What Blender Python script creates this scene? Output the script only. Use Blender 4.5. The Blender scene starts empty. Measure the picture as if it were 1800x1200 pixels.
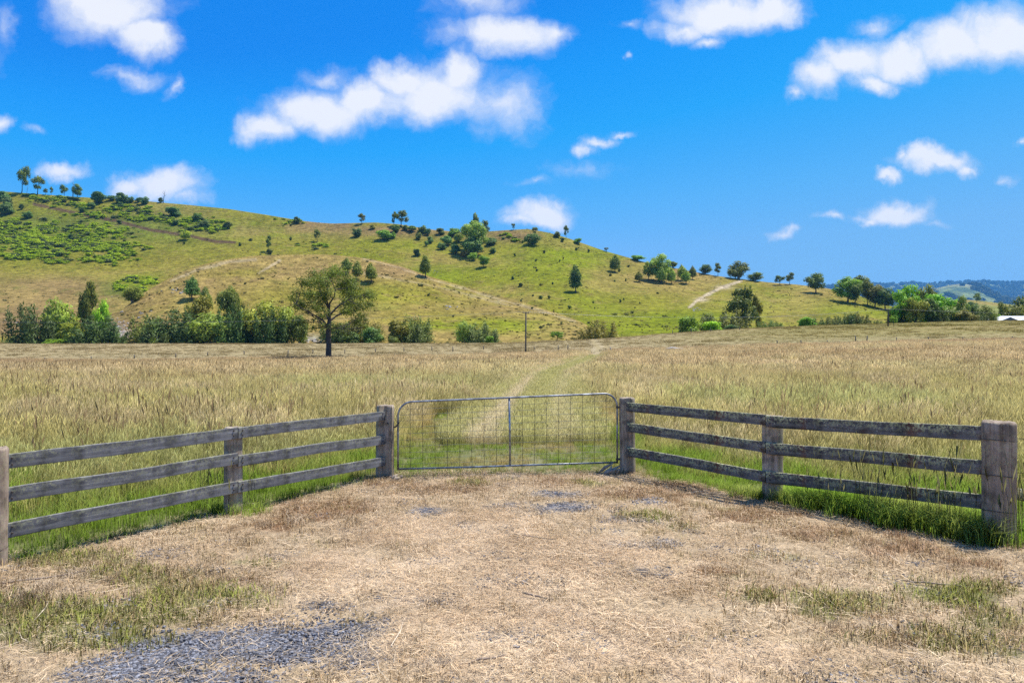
import bpy, bmesh, math, random
import numpy as np
from mathutils import Vector, Matrix

random.seed(7); RNG = np.random.default_rng(7)
SC = bpy.context.scene
COL = SC.collection
H = 2.1                        # camera height above the gateway
F = 1200.0                     # focal length in pixels of the 1800 x 1200 photograph
R = math.radians

# ------------------------------------------------------------------ camera, sky, sun, exposure
cam_d = bpy.data.cameras.new("camera"); cam_d.lens = 24.0; cam_d.sensor_width = 36.0
cam_d.clip_start = 0.1; cam_d.clip_end = 40000
cam = bpy.data.objects.new("camera", cam_d); COL.objects.link(cam)
cam.location = (0, 0, H); cam.rotation_euler = (R(90), 0, 0)
SC.camera = cam
SC.view_settings.view_transform = 'Standard'; SC.view_settings.look = 'None'
SC.view_settings.exposure = 0.55; SC.view_settings.gamma = 1.0
SC.view_settings.use_curve_mapping = False
SC.cycles.use_denoising = False; SC.cycles.use_adaptive_sampling = False
SC.cycles.max_bounces = 6; SC.cycles.diffuse_bounces = 3; SC.cycles.glossy_bounces = 2
SC.cycles.transmission_bounces = 3; SC.cycles.transparent_max_bounces = 8; SC.cycles.volume_bounces = 0

SUN_EL = R(67); SUN_DIR = Vector((math.cos(SUN_EL)*0.90, math.cos(SUN_EL)*0.435, math.sin(SUN_EL))).normalized()
sun_d = bpy.data.lights.new("sun", 'SUN'); sun_d.energy = 5.0; sun_d.angle = R(0.53); sun_d.color = (1.0, 0.94, 0.84)
sun = bpy.data.objects.new("sun", sun_d); COL.objects.link(sun)
sun.rotation_euler = SUN_DIR.to_track_quat('Z', 'Y').to_euler(); sun.location = (30, 15, 80)

W = bpy.data.worlds.new("World"); SC.world = W; W.use_nodes = True
W.cycles.sampling_method = 'MANUAL'; W.cycles.sample_map_resolution = 512
WT = W.node_tree; WT.nodes.clear()
def wn(t, **kw):
    n = WT.nodes.new(t)
    for k, v in kw.items(): setattr(n, k, v)
    return n
def wl(a, b): WT.links.new(a, b)
def wmath(op, a, b=None, c=None):
    n = wn('ShaderNodeMath', operation=op)
    for i, v in enumerate((a, b, c)):
        if v is None: continue
        if isinstance(v, (int, float)): n.inputs[i].default_value = v
        else: wl(v, n.inputs[i])
    return n.outputs[0]
def wvec(op, a, b=None):
    n = wn('ShaderNodeVectorMath', operation=op)
    for i, v in enumerate((a, b)):
        if v is None: continue
        if isinstance(v, (tuple, list)): n.inputs[i].default_value = v
        else: wl(v, n.inputs[i])
    return n.outputs['Value'] if op in ('LENGTH', 'DOT_PRODUCT', 'DISTANCE') else n.outputs[0]
sky = wn('ShaderNodeTexSky', sky_type='NISHITA'); sky.sun_disc = False
sky.sun_elevation = SUN_EL; sky.sun_rotation = math.atan2(SUN_DIR.x, SUN_DIR.y)
sky.air_density = 1.0; sky.dust_density = 0.25; sky.ozone_density = 1.6; sky.altitude = 50
# the Nishita sky graded to the deep, strongly coloured blue of a polarised sky, by its own brightness
EXPK = 1/(0.1*2**0.55)
sepc = wn('ShaderNodeSeparateColor'); wl(sky.outputs[0], sepc.inputs[0])
skr = wn('ShaderNodeValToRGB'); wl(wmath('MULTIPLY', sepc.outputs[0], 0.1), skr.inputs[0])
SK = [(.10, (0, .18, .76)), (.162, (0, .235, .86)), (.185, (.002, .314, .94)), (.215, (.010, .38, .945)), (.285, (.10, .46, .92)), (.37, (.195, .505, .885)), (.45, (.235, .535, .865)), (.75, (.36, .60, .84))]
while len(skr.color_ramp.elements) < len(SK): skr.color_ramp.elements.new(.5)
for e_, (p_, c_) in zip(skr.color_ramp.elements, SK): e_.position = p_; e_.color = (*c_, 1)
SKYC = wvec('MULTIPLY', skr.outputs[0], (EXPK, EXPK, EXPK))
# clouds: soft ellipses at fixed directions of the sky, broken up by noise
tc = wn('ShaderNodeTexCoord'); sep = wn('ShaderNodeSeparateXYZ'); wl(tc.outputs['Generated'], sep.inputs[0])
ysafe = wmath('MAXIMUM', sep.outputs[1], 0.02)
uu = wmath('DIVIDE', sep.outputs[0], ysafe); vv = wmath('DIVIDE', sep.outputs[2], ysafe)
comb = wn('ShaderNodeCombineXYZ'); wl(uu, comb.inputs[0]); wl(vv, comb.inputs[1])
P0 = comb.outputs[0]
nz = wn('ShaderNodeTexNoise', noise_dimensions='2D'); nz.inputs['Scale'].default_value = 11; nz.inputs['Detail'].default_value = 7; nz.inputs['Roughness'].default_value = 0.58
wl(P0, nz.inputs['Vector'])
wob = wvec('SUBTRACT', nz.outputs['Color'], (0.5, 0.5, 0.5))
wobs = wvec('MULTIPLY', wob, (0.085, 0.06, 0.0))
PW = wvec('ADD', P0, wobs)
CLOUDS = [  # x, y, rx, ry in the photograph's pixels, weight
 (200,18,112,56,1.0),(252,66,66,42,1.0),(160,-20,80,56,1.0),(230,133,52,18,.42),(297,150,14,17,.40),
 (560,198,115,46,1.0),(470,222,58,30,.85),(645,182,82,46,1.0),(760,165,112,60,1.0),(803,124,56,40,1.0),(700,138,56,34,1.0),(875,180,84,56,.62),
 (575,132,44,22,.45),(850,4,80,34,.5),(895,62,100,38,.9),(962,64,46,28,.75),(800,60,60,24,.35),
 (1270,22,120,38,.95),(1345,18,80,32,.95),(1200,50,62,22,.7),(1252,70,34,16,.65),(1110,46,30,13,.42),
 (1440,132,52,36,.85),(1500,108,80,40,1.0),(1585,105,72,38,1.0),(1685,76,84,56,1.0),(1768,62,95,58,1.0),(1545,146,50,22,.8),(1398,168,24,16,.55),(1540,48,44,19,.45),
 (1640,286,72,22,1.0),(1692,300,26,17,.85),(1592,276,22,14,.7),(1552,310,28,14,.9),
 (1568,372,58,22,1.0),(1530,382,36,12,.8),(1465,383,28,10,.6),(1385,411,26,12,.6),
 (948,376,62,24,1.0),(912,386,34,14,.8),(1022,263,26,13,.62),(1052,249,34,13,.66),(1092,237,30,8,.55),
 (1012,298,66,18,.27),(935,318,26,12,.42),(290,324,82,30,.95),(225,328,44,18,.85),(340,348,44,16,.55),
 (100,298,42,17,.85),(4,226,28,22,.8),(76,232,24,10,.4),(5,45,24,40,.35),(1110,100,10,8,.4),(1760,312,16,10,.4),(1795,256,16,10,.6),(1640,392,26,8,.3),
 (-160,90,140,60,.9),(-330,240,90,34,.9),(-520,60,150,60,.9),(1990,150,120,50,.9),(2120,330,80,26,.9),(2350,80,160,60,.9),(2260,230,60,22,.8),
 (640,-210,150,70,.9),(1120,-330,180,80,.9),(1620,-260,140,60,.9),(120,-320,170,80,.9)]
dens = None
for (cx, cy, rx, ry, w) in CLOUDS:
    c = ((cx-900)/F, (600-cy)/F, 0); iv = (F/(rx*1.28), F/(ry*1.28), 0)
    ln = wvec('LENGTH', wvec('MULTIPLY', wvec('SUBTRACT', PW, c), iv))
    d = wmath('MULTIPLY_ADD', ln, -w, w)
    dens = d if dens is None else wmath('SMOOTH_MAX', dens, d, 0.12)
nz2 = wn('ShaderNodeTexNoise', noise_dimensions='2D'); nz2.inputs['Scale'].default_value = 20; nz2.inputs['Detail'].default_value = 8; nz2.inputs['Roughness'].default_value = 0.62
wl(PW, nz2.inputs['Vector'])
dn = wmath('ADD', dens, wmath('MULTIPLY_ADD', nz2.outputs[0], 0.52, -0.26))
mr = wn('ShaderNodeMapRange', interpolation_type='SMOOTHSTEP'); wl(dn, mr.inputs[0])
mr.inputs[1].default_value = -0.02; mr.inputs[2].default_value = 0.74
front = wmath('GREATER_THAN', sep.outputs[1], 0.03)
upw = wmath('GREATER_THAN', sep.outputs[2], 0.0)
alpha = wmath('MULTIPLY', wmath('MULTIPLY', mr.outputs[0], front), wmath('MULTIPLY', upw, 0.96))
# the same scattered cumulus over the rest of the dome, outside the modelled stretch of sky
zs = wmath('MAXIMUM', sep.outputs[2], 0.08)
cx_ = wn('ShaderNodeCombineXYZ'); wl(wmath('DIVIDE', sep.outputs[0], zs), cx_.inputs[0]); wl(wmath('DIVIDE', sep.outputs[1], zs), cx_.inputs[1])
nz3 = wn('ShaderNodeTexNoise', noise_dimensions='2D'); nz3.inputs['Scale'].default_value = 1.7; nz3.inputs['Detail'].default_value = 6; nz3.inputs['Roughness'].default_value = .55
wl(cx_.outputs[0], nz3.inputs['Vector'])
def wstep(v, a, b):
    r = wn('ShaderNodeMapRange', interpolation_type='SMOOTHSTEP'); wl(v, r.inputs[0]); r.inputs[1].default_value = a; r.inputs[2].default_value = b; return r.outputs[0]
outm = wmath('MAXIMUM', wmath('MAXIMUM', wstep(wmath('ABSOLUTE', uu), .92, 1.15), wstep(vv, .62, .80)), wstep(sep.outputs[1], .12, .04))
alpha = wmath('MAXIMUM', alpha, wmath('MULTIPLY', wmath('MULTIPLY', wstep(nz3.outputs[0], .50, .64), outm), wmath('MULTIPLY', upw, wmath('MULTIPLY', wstep(sep.outputs[2], .03, .16), .92))))
ccol = wn('ShaderNodeMix', data_type='RGBA'); ccol.inputs[6].default_value = (5.0, 5.5, 6.4, 1); ccol.inputs[7].default_value = (6.7, 6.7, 6.8, 1)
mr2 = wn('ShaderNodeMapRange'); wl(dn, mr2.inputs[0]); mr2.inputs[1].default_value = 0.15; mr2.inputs[2].default_value = 0.7
wl(mr2.outputs[0], ccol.inputs[0])
cmix = wn('ShaderNodeMix', data_type='RGBA'); wl(alpha, cmix.inputs[0]); wl(SKYC, cmix.inputs[6]); wl(ccol.outputs[2], cmix.inputs[7])
bg = wn('ShaderNodeBackground'); bg.inputs[1].default_value = 0.1; wl(cmix.outputs[2], bg.inputs[0])
wo = wn('ShaderNodeOutputWorld'); wl(bg.outputs[0], wo.inputs[0])

# ------------------------------------------------------------------ helpers
def tag(o, label=None, cat=None, group=None, kind=None):
    if label: o['label'] = label
    if cat: o['category'] = cat
    if group: o['group'] = group
    if kind: o['kind'] = kind
    return o
def empty(name, loc, label, cat, group=None, rz=0.0):
    o = bpy.data.objects.new(name, None); COL.objects.link(o)
    o.empty_display_size = 0.2; o.location = loc; o.rotation_euler = (0, 0, rz)
    return tag(o, label, cat, group)
def link(name, me, parent=None):
    o = bpy.data.objects.new(name, me); COL.objects.link(o)
    if parent is not None: o.parent = parent
    return o
def np_mesh(name, verts, faces, mat=None, smooth=True, attrs=None):
    """verts (N,3); faces: (M,3) or (M,4) array, or a list of such arrays"""
    me = bpy.data.meshes.new(name)
    fl = faces if isinstance(faces, list) else [faces]
    fl = [np.asarray(f, dtype=np.int32) for f in fl if len(f)]
    verts = np.asarray(verts, dtype=np.float32)
    me.vertices.add(len(verts)); me.vertices.foreach_set('co', verts.ravel())
    loops = np.concatenate([f.ravel() for f in fl]) if fl else np.zeros(0, np.int32)
    tot = np.concatenate([np.full(len(f), f.shape[1], np.int32) for f in fl]) if fl else np.zeros(0, np.int32)
    start = np.concatenate(([0], np.cumsum(tot)[:-1])).astype(np.int32) if len(tot) else tot
    me.loops.add(len(loops)); me.loops.foreach_set('vertex_index', loops)
    me.polygons.add(len(tot)); me.polygons.foreach_set('loop_start', start); me.polygons.foreach_set('loop_total', tot)
    if len(tot): me.polygons.foreach_set('use_smooth', np.full(len(tot), bool(smooth)))
    if attrs:
        for k, a in attrs.items():
            a = np.asarray(a, dtype=np.float32)
            if a.ndim == 1:
                at = me.attributes.new(k, 'FLOAT', 'POINT'); at.data.foreach_set('value', a)
            elif a.shape[1] == 4:
                at = me.attributes.new(k, 'FLOAT_COLOR', 'POINT'); at.data.foreach_set('color', a.ravel())
            else:
                at = me.attributes.new(k, 'FLOAT_VECTOR', 'POINT'); at.data.foreach_set('vector', a.ravel())
    if mat: me.materials.append(mat)
    me.update(calc_edges=True); me.validate()
    return me
def set_normals(me, nv):
    nv = np.asarray(nv, float); nv = nv/np.maximum(np.linalg.norm(nv, axis=1), 1e-6)[:, None]
    me.normals_split_custom_set_from_vertices([tuple(v) for v in nv]); return me
def rgba(c): return np.concatenate([c, np.ones((len(c), 1))], 1)

def _h(ix, iy, iz, s):
    n = (ix*374761393 + iy*668265263 + iz*2147483647 + s*974634777) & 0xFFFFFFFF
    n = ((n ^ (n >> 13))*1274126177) & 0xFFFFFFFF
    n = ((n ^ (n >> 16))*2246822519) & 0xFFFFFFFF
    return ((n ^ (n >> 15)) & 0xFFFF)/65535.0
def noise2(x, y, s=0):
    x = np.asarray(x, float); y = np.asarray(y, float)
    fx = np.floor(x); fy = np.floor(y); ix = fx.astype(np.int64); iy = fy.astype(np.int64)
    tx = x-fx; ty = y-fy; tx = tx*tx*(3-2*tx); ty = ty*ty*(3-2*ty)
    z = np.zeros_like(ix)
    a = _h(ix, iy, z, s); b = _h(ix+1, iy, z, s); c = _h(ix, iy+1, z, s); d = _h(ix+1, iy+1, z, s)
    return (a*(1-tx)+b*tx)*(1-ty)+(c*(1-tx)+d*tx)*ty
def fbm(x, y, s=0, o=4):
    r = 0; a = 0.5; t = 0
    for i in range(o):
        r = r+a*noise2(x*2**i+17.3*i, y*2**i-9.1*i, s+i); t += a; a *= 0.5
    return r/t
def sstep(a, b, x):
    t = np.clip((x-a)/(b-a), 0, 1); return t*t*(3-2*t)
def lerp(a, b, t): return a+(b-a)*t
def pchip(xs, ys, x):
    xs = np.asarray(xs, float); ys = np.asarray(ys, float); h = np.diff(xs); d = np.diff(ys)/h
    m = np.zeros_like(ys); m[0] = d[0]; m[-1] = d[-1]
    for i in range(1, len(xs)-1):
        if d[i-1]*d[i] > 0:
            w1 = 2*h[i]+h[i-1]; w2 = h[i]+2*h[i-1]; m[i] = (w1+w2)/(w1/d[i-1]+w2/d[i])
    x = np.clip(np.asarray(x, float), xs[0], xs[-1]); k = np.clip(np.searchsorted(xs, x)-1, 0, len(xs)-2)
    t = (x-xs[k])/h[k]
    return ((1+2*t)*(1-t)**2*ys[k]+t*(1-t)**2*h[k]*m[k]+t*t*(3-2*t)*ys[k+1]+t*t*(t-1)*h[k]*m[k+1])

class NT:
    def __init__(s, name):
        s.m = bpy.data.materials.new(name); s.m.use_nodes = True; s.t = s.m.node_tree
        s.b = s.t.nodes['Principled BSDF']; s.out = s.t.nodes['Material Output']
        s.b.inputs['Roughness'].default_value = 0.85; s.b.inputs['Specular IOR Level'].default_value = 0.2
    def n(s, typ, **kw):
        x = s.t.nodes.new(typ)
        for k, v in kw.items(): setattr(x, k, v)
        return x
    def l(s, a, b): s.t.links.new(a, b)
    def put(s, sock, v):
        if isinstance(v, (int, float)): sock.default_value = v
        elif isinstance(v, (tuple, list)): sock.default_value = v if len(v) != 3 or sock.type == 'VECTOR' else (*v, 1)
        else: s.l(v, sock)
    def math(s, op, a, b=0.0, c=None, clamp=False):
        x = s.n('ShaderNodeMath', operation=op); x.use_clamp = clamp
        s.put(x.inputs[0], a); s.put(x.inputs[1], b)
        if c is not None: s.put(x.inputs[2], c)
        return x.outputs[0]
    def mix(s, f, a, b, mode='MIX'):
        x = s.n('ShaderNodeMix', data_type='RGBA', blend_type=mode)
        s.put(x.inputs[0], f); s.put(x.inputs[6], a); s.put(x.inputs[7], b); return x.outputs[2]
    def coord(s, which='Object', scale=None):
        o = s.n('ShaderNodeTexCoord').outputs[which]
        if scale:
            m = s.n('ShaderNodeMapping'); s.l(o, m.inputs[0]); m.inputs['Scale'].default_value = scale; o = m.outputs[0]
        return o
    def noise(s, vec, scale, detail=4, rough=0.55, dist=0.0):
        x = s.n('ShaderNodeTexNoise'); s.l(vec, x.inputs['Vector'])
        x.inputs['Scale'].default_value = scale; x.inputs['Detail'].default_value = detail
        x.inputs['Roughness'].default_value = rough; x.inputs['Distortion'].default_value = dist
        return x.outputs[0]
    def ramp(s, f, lo, hi, a=0.0, b=1.0):
        x = s.n('ShaderNodeMapRange'); s.put(x.inputs[0], f)
        x.inputs[1].default_value = lo; x.inputs[2].default_value = hi; x.inputs[3].default_value = a; x.inputs[4].default_value = b
        return x.outputs[0]
    def attr(s, name, typ='GEOMETRY'):
        return s.n('ShaderNodeAttribute', attribute_name=name, attribute_type=typ)
    def scale(s, col, f):
        x = s.n('ShaderNodeVectorMath', operation='SCALE'); s.put(x.inputs[0], col); s.put(x.inputs['Scale'], f); return x.outputs[0]
    def bump(s, h, strength=0.4, dist=0.02):
        x = s.n('ShaderNodeBump'); s.l(h, x.inputs['Height']); x.inputs['Strength'].default_value = strength; x.inputs['Distance'].default_value = dist
        s.l(x.outputs[0], s.b.inputs['Normal'])
    def leafy(s, col, trans=0.3):
        s.put(s.b.inputs['Base Color'], col)
        tr = s.n('ShaderNodeBsdfTranslucent'); s.put(tr.inputs[0], col)
        mx = s.n('ShaderNodeMixShader'); mx.inputs[0].default_value = trans
        s.l(s.b.outputs[0], mx.inputs[1]); s.l(tr.outputs[0], mx.inputs[2]); s.l(mx.outputs[0], s.out.inputs[0])

# ------------------------------------------------------------------ terrain
EDGE_X = [-2000, 0, 900, 960, 1030, 1100, 1200, 1300, 1400, 1500, 1600, 1700, 1800, 2200, 3500]
EDGE_Y = [606, 604, 602.5, 599, 596.5, 592, 584, 577.5, 573.5, 570, 567, 564.5, 563, 559, 556]
MID_X = [-2000, 0, 500, 900, 1000, 1200, 1400, 1600, 1800, 3500]
MID_Y = [645, 643, 637, 630, 626, 619, 613, 608, 605, 600]
D_EDGE, D_MID = 200.0, 100.0
def ground_z(x, y, micro=True):
    x = np.asarray(x, float); y = np.asarray(y, float)
    d = np.maximum(y, 1.0); px = np.where(y > 12, 900+F*x/np.maximum(d, 12), 900+F*x/12)
    ze = H+(600-pchip(EDGE_X, EDGE_Y, px))/F*D_EDGE
    zm = H+(600-pchip(MID_X, MID_Y, px))/F*D_MID
    a = sstep(25, D_MID, d); t = np.clip((d-D_MID)/(D_EDGE-D_MID), 0, 1)
    z = a*zm+(ze-zm)*(0.55*t+0.45*t*t*(3-2*t))
    drop = np.clip((d-D_EDGE)/26, 0, 1); z = z-drop*drop*(3-2*drop)*5.5
    far = sstep(14, 50, d)
    z = z+far*(fbm(x*0.05, y*0.05, 3)-0.5)*0.5*(1-0.5*sstep(150, 200, d))
    z = z+(fbm(x*0.35, y*0.35, 5)-0.5)*0.10*(1-far)
    if micro: z = z+(fbm(x*2.2, y*2.2, 8, 3)-0.5)*0.05*sstep(40, 20, d)
    return z
LG = (-1.99, 10.68); LF = (-4.87, 6.46); RG = (1.87, 11.05); RF = (5.13, 7.2)
LM = (-3.464, 8.48); RM = (3.484, 9.13)
def beyond(x, y):
    """signed distance in y past the fence line, positive in the paddock"""
    yl = np.interp(x, [-60, LF[0], LG[0], RG[0], RF[0], 60], [5.2, LF[1], LG[1], RG[1], RF[1], 6.9])
    return y-yl
def pix(x, y, z=0.0):
    y = np.maximum(y, 0.5); return 900+F*x/y, 600-(z-H)*F/y
def blob(px, py, b):
    return np.exp(-(((px-b[0])/b[2])**2+((py-b[1])/b[3])**2))
def line_d(px, py, pts):
    best = np.full(np.shape(px), 1e9)
    for (x0, y0), (x1, y1) in zip(pts[:-1], pts[1:]):
        dx, dy = x1-x0, y1-y0; t = np.clip(((px-x0)*dx+(py-y0)*dy)/(dx*dx+dy*dy), 0, 1)
        best = np.minimum(best, np.hypot(px-x0-t*dx, py-y0-t*dy))
    return best
GRAVEL = [(430,1140,230,42,1),(600,1108,95,22,1),(300,1190,210,26,1),(620,1160,90,16,.8),(755,899,44,7,.9),(972,871,46,7,1),(985,896,64,10,.9),(880,893,40,5,.6),
          (1165,955,50,8,.8),(1125,1003,66,11,.9),(870,1112,46,6,.8),(1050,1030,45,8,.5),(1140,880,26,5,.6),(1245,962,60,9,.55),(760,1055,70,9,.5),(660,1010,60,6,.45),(860,940,70,5,.45),(1000,925,60,6,.55),(1090,955,60,6,.5),(1190,1035,60,8,.45),(560,1060,60,9,.55),(180,1170,70,10,.6),(480,968,70,5,.7),(1020,1150,70,8,.5),(760,1160,70,9,.6),(700,1085,60,8,.5),(1100,915,70,8,.6),(1060,960,60,5,.45),(1250,910,30,5,.5)]
GREENP = [(120,975,150,14,.6),(420,985,110,14,.6),(40,1100,120,40,.9),(230,1120,120,20,.8),(1360,975,120,14,.5),(1680,1040,140,26,.8),(1420,1120,120,18,.6),(1700,1130,140,30,.8),(1200,930,60,14,.6),(1280,890,50,8,.5),(150,1075,260,44,1),(330,1045,150,34,1),(260,1010,200,20,.8),(60,980,120,20,.7),(1400,1010,160,20,.6),(1500,1050,220,30,.7),(440,1052,52,16,1),(90,1120,130,30,.9),(560,955,40,9,.5),(350,1000,140,14,.6),(1130,909,46,14,.9),(1330,1046,56,17,.9),(1450,1075,110,26,.75),(1600,1060,140,24,.6),
          (1750,1080,80,36,.7),(1560,1120,130,18,.6),(1780,1140,60,26,.8),(1190,998,40,16,.5),(830,851,60,7,.6),(1040,848,60,9,.7),(625,920,36,7,.6),(1290,975,24,6,.6),(1250,880,60,8,.4),(700,850,50,6,.4)]
STRAW = [(900,1000,430,90,1),(950,1130,420,80,1),(1300,1160,360,60,.8),(800,930,250,40,.9),(560,1000,160,50,.6)]
BROWN = [(560,890,130,26,1),(760,862,120,14,.9),(960,850,80,10,.7),(1130,865,90,16,1),(1330,905,120,18,1),(1250,1000,90,12,.7),(300,1090,120,14,.6),(1540,1075,120,14,.6),(470,925,100,22,.7),(700,850,90,12,.8),(1180,860,110,22,.8),(1400,930,160,22,.6),(1600,965,140,16,.7),(250,1010,90,14,.5),(1720,985,60,12,.6),(420,1010,80,10,.7)]
PALE = [(70,1040,70,14,.9),(130,1010,45,9,.9),(30,1000,40,9,.6),(1420,960,90,20,.3)]
def msum(px, py, L):
    r = np.zeros(np.shape(px))
    for b in L: r = np.maximum(r, b[4]*blob(px, py, b))
    return r
def masks(x, y):
    px, py = pix(x, y)
    n1 = fbm(x*1.6, y*1.6, 21); n2 = fbm(x*5, y*5, 31)
    inn = beyond(x, y) < 0.0
    m = {}
    for k, L in (('gravel', GRAVEL), ('green', GREENP), ('straw', STRAW), ('brown', BROWN), ('pale', PALE)):
        v = msum(px, py, L); v = sstep(0.38, 0.72, v+(n1-0.5)*0.75+(n2-0.5)*0.55)
        m[k] = np.where(inn, v, 0)
    return m
# track through the paddock
TRACK = [(0.1, 10.0), (0.3, 16), (1.1, 27), (2.1, 38), (4.5, 52), (9.5, 80), (16.5, 130), (23, 200)]
def track_d(x, y): return line_d(x, y, TRACK)
def paddock_green(x, y):
    b = beyond(x, y)
    return np.clip(sstep(9, 0.5, b+(fbm(x*0.5, y*0.5, 41)-0.5)*6), 0, 1)
def ground_color(x, y):
    n = len(x); b = beyond(x, y); m = masks(x, y)
    n1 = fbm(x*1.1, y*1.1, 51)[:, None]; n3 = fbm(x*0.08, y*0.08, 61)[:, None]; n4 = fbm(x*0.02, y*0.3, 63)[:, None]
    dry = lerp(np.array([.36, .265, .16]), np.array([.48, .37, .235]), n1)
    c = dry.copy()
    def put(mask, col, k=1.0):
        nonlocal c; c = lerp(c, np.asarray(col), (mask*k)[:, None])
    put(m['straw'], (.60, .46, .31)); put(m['brown'], (.24, .135, .07), .9); put(m['pale'], (.52, .42, .30), .8)
    put(m['green'], (.16, .165, .06), .75); put(m['gravel'], (.12, .122, .14), .92)
    pg = paddock_green(x, y)[:, None]
    pad = lerp(lerp(np.array([.25, .20, .11]), np.array([.30, .225, .135]), n1), np.array([.12, .15, .04]), pg*0.8)
    # the cut paddock behind the tall grass
    short = lerp(np.array([.25, .20, .085]), np.array([.33, .255, .13]), np.clip(n4*1.6-.3, 0, 1))
    px = (900+F*x/np.maximum(y, 1))
    olive = lerp(np.array([.19, .165, .04]), np.array([.25, .195, .07]), np.clip(n4*1.8-.45, 0, 1))
    short = lerp(short, olive, sstep(1050, 1450, px)[:, None])
    short = lerp(short, np.array([.33, .27, .15]), (sstep(150, 110, y)*.5)[:, None])
    pad = lerp(pad, short, sstep(95, 112, y+(fbm(x*.05, y*.1, 71)-.5)*14)[:, None])
    td = track_d(x, y)
    pad = lerp(pad, np.array([.42, .34, .23]), (sstep(1.6, .4, td+(n1[:, 0]-.5)*1.6)*.2*(y < 110))[:, None])
    tw = np.minimum(abs(td-.9), 3)
    pad = lerp(pad, np.array([.5, .42, .29]), (sstep(.55, .2, tw)*.22*(y > 105))[:, None])
    return lerp(c, pad, sstep(-0.15, 0.15, b+(n1[:, 0]-.5)*.5)[:, None]), m['gravel']

def growth(a, b, s0, g):
    out = [a]; s = s0
    while out[-1] < b: out.append(out[-1]+s); s *= g
    out[-1] = b; return np.array(out)
gx = np.arange(-11, 11.01, 0.075); gxo = growth(11, 520, .12, 1.06)[1:]
xs = np.concatenate([-gxo[::-1], gx, gxo])
ys = np.concatenate([-growth(-2, 90, .3, 1.18)[::-1], np.arange(2.1, 14, .075), growth(14, 228, .09, 1.018)])
def grid_faces(nr, nc):
    i = np.arange(nr*nc).reshape(nr, nc)
    return np.stack([i[:-1, :-1], i[:-1, 1:], i[1:, 1:], i[1:, :-1]], -1).reshape(-1, 4)
GX, GY = np.meshgrid(xs, ys); gxx, gyy = GX.ravel(), GY.ravel()
gz = ground_z(gxx, gyy); gcol, ggrav = ground_color(gxx, gyy)
m = NT("paddock_ground"); oc = m.coord('Object')
a = m.attr('col').outputs['Color']
f1 = m.noise(oc, 14, 6, .65); f2 = m.noise(oc, 90, 3, .6); f0 = m.noise(oc, 1.3, 5, .6)
col = m.scale(a, m.ramp(f1, .3, .7, .72, 1.25)); col = m.scale(col, m.ramp(f2, .3, .7, .75, 1.22)); col = m.scale(col, m.ramp(f0, .3, .7, .85, 1.12))
m.put(m.b.inputs['Base Color'], col); m.b.inputs['Roughness'].default_value = .95
m.bump(m.math('ADD', f1, m.math('MULTIPLY', f2, .6)), .7, .05); M_GROUND = m.m
ground = link("paddock_ground", np_mesh("paddock_ground", np.stack([gxx, gyy, gz], 1), grid_faces(len(ys), len(xs)), M_GROUND, True,
              {'col': rgba(gcol), 'gravel': ggrav})); tag(ground, kind='structure')

def spread_px(lo, hi, a=-40, b=1840, step=3.0):
    return np.concatenate([np.arange(lo, a, 24), np.arange(a, b, step), np.arange(b, hi, 24)])
def hill_mesh(name, px, d, py, mat, colfun, amp, back, seed):
    """px: (C,), d and py: (T,C) front profile from foot to crest; back: list of (extra depth, drop)"""
    z = H+(600-py)/F*d; T = len(d)
    bd = np.stack([d[-1]+e for e, _ in back]); bz = np.stack([z[-1]-dr for _, dr in back])
    D = np.concatenate([d, bd]); Z = np.concatenate([z, bz]); X = (px-900)/F*D
    k = np.concatenate([np.sin(np.linspace(0, math.pi, T))**.7*.9+.05, np.full(len(back), .3)])[:, None]
    Z = Z+k*amp*((fbm(X/70, D/45, seed)-.5)*2+(fbm(X/22, D/16, seed+4)-.5)*.7+(fbm(X/6, D/5, seed+9)-.5)*.22)
    PX, PY = pix(X, D, Z); c = colfun(X.ravel(), D.ravel(), PX.ravel(), PY.ravel())
    v = np.stack([X.ravel(), D.ravel(), Z.ravel()], 1)
    o = link(name, np_mesh(name, v, grid_faces(D.shape[0], D.shape[1]), mat, True, {'col': rgba(c)}))
    return tag(o, kind='structure')
def hill_mat(name, s1, s2, s3, bd):
    m = NT(name); oc = m.coord('Object'); a = m.attr('col').outputs['Color']
    n1 = m.noise(oc, s1, 5, .62); n2 = m.noise(oc, s2, 4, .6); n3 = m.noise(oc, s3, 3, .6)
    c = m.scale(a, m.ramp(n1, .3, .7, .78, 1.2)); c = m.scale(c, m.ramp(n2, .3, .72, .52, 1.38)); c = m.scale(c, m.ramp(n3, .3, .7, .62, 1.35))
    c = m.mix(m.ramp(n1, .55, .72, 0, .35), c, m.scale(a, (1.0)), 'MIX')
    m.put(m.b.inputs['Base Color'], c); m.b.inputs['Roughness'].default_value = .95; m.b.inputs['Specular IOR Level'].default_value = .05
    m.bump(m.math('ADD', n2, m.math('MULTIPLY', n3, .5)), .8, bd); return m.m
M_HILL = hill_mat("hill_grass", .05, .28, 1.1, 1.3)
OLIVE = np.array([.200, .178, .022]); TAN = np.array([.275, .200, .060]); VIVID = np.array([.165, .200, .006]); PINK = np.array([.225, .145, .065]); PALEC = np.array([.46, .37, .25]); LUSH = np.array([.105, .14, .018]); GREY = np.array([.25, .23, .16])
BRN = np.array([.150, .100, .042])
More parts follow.
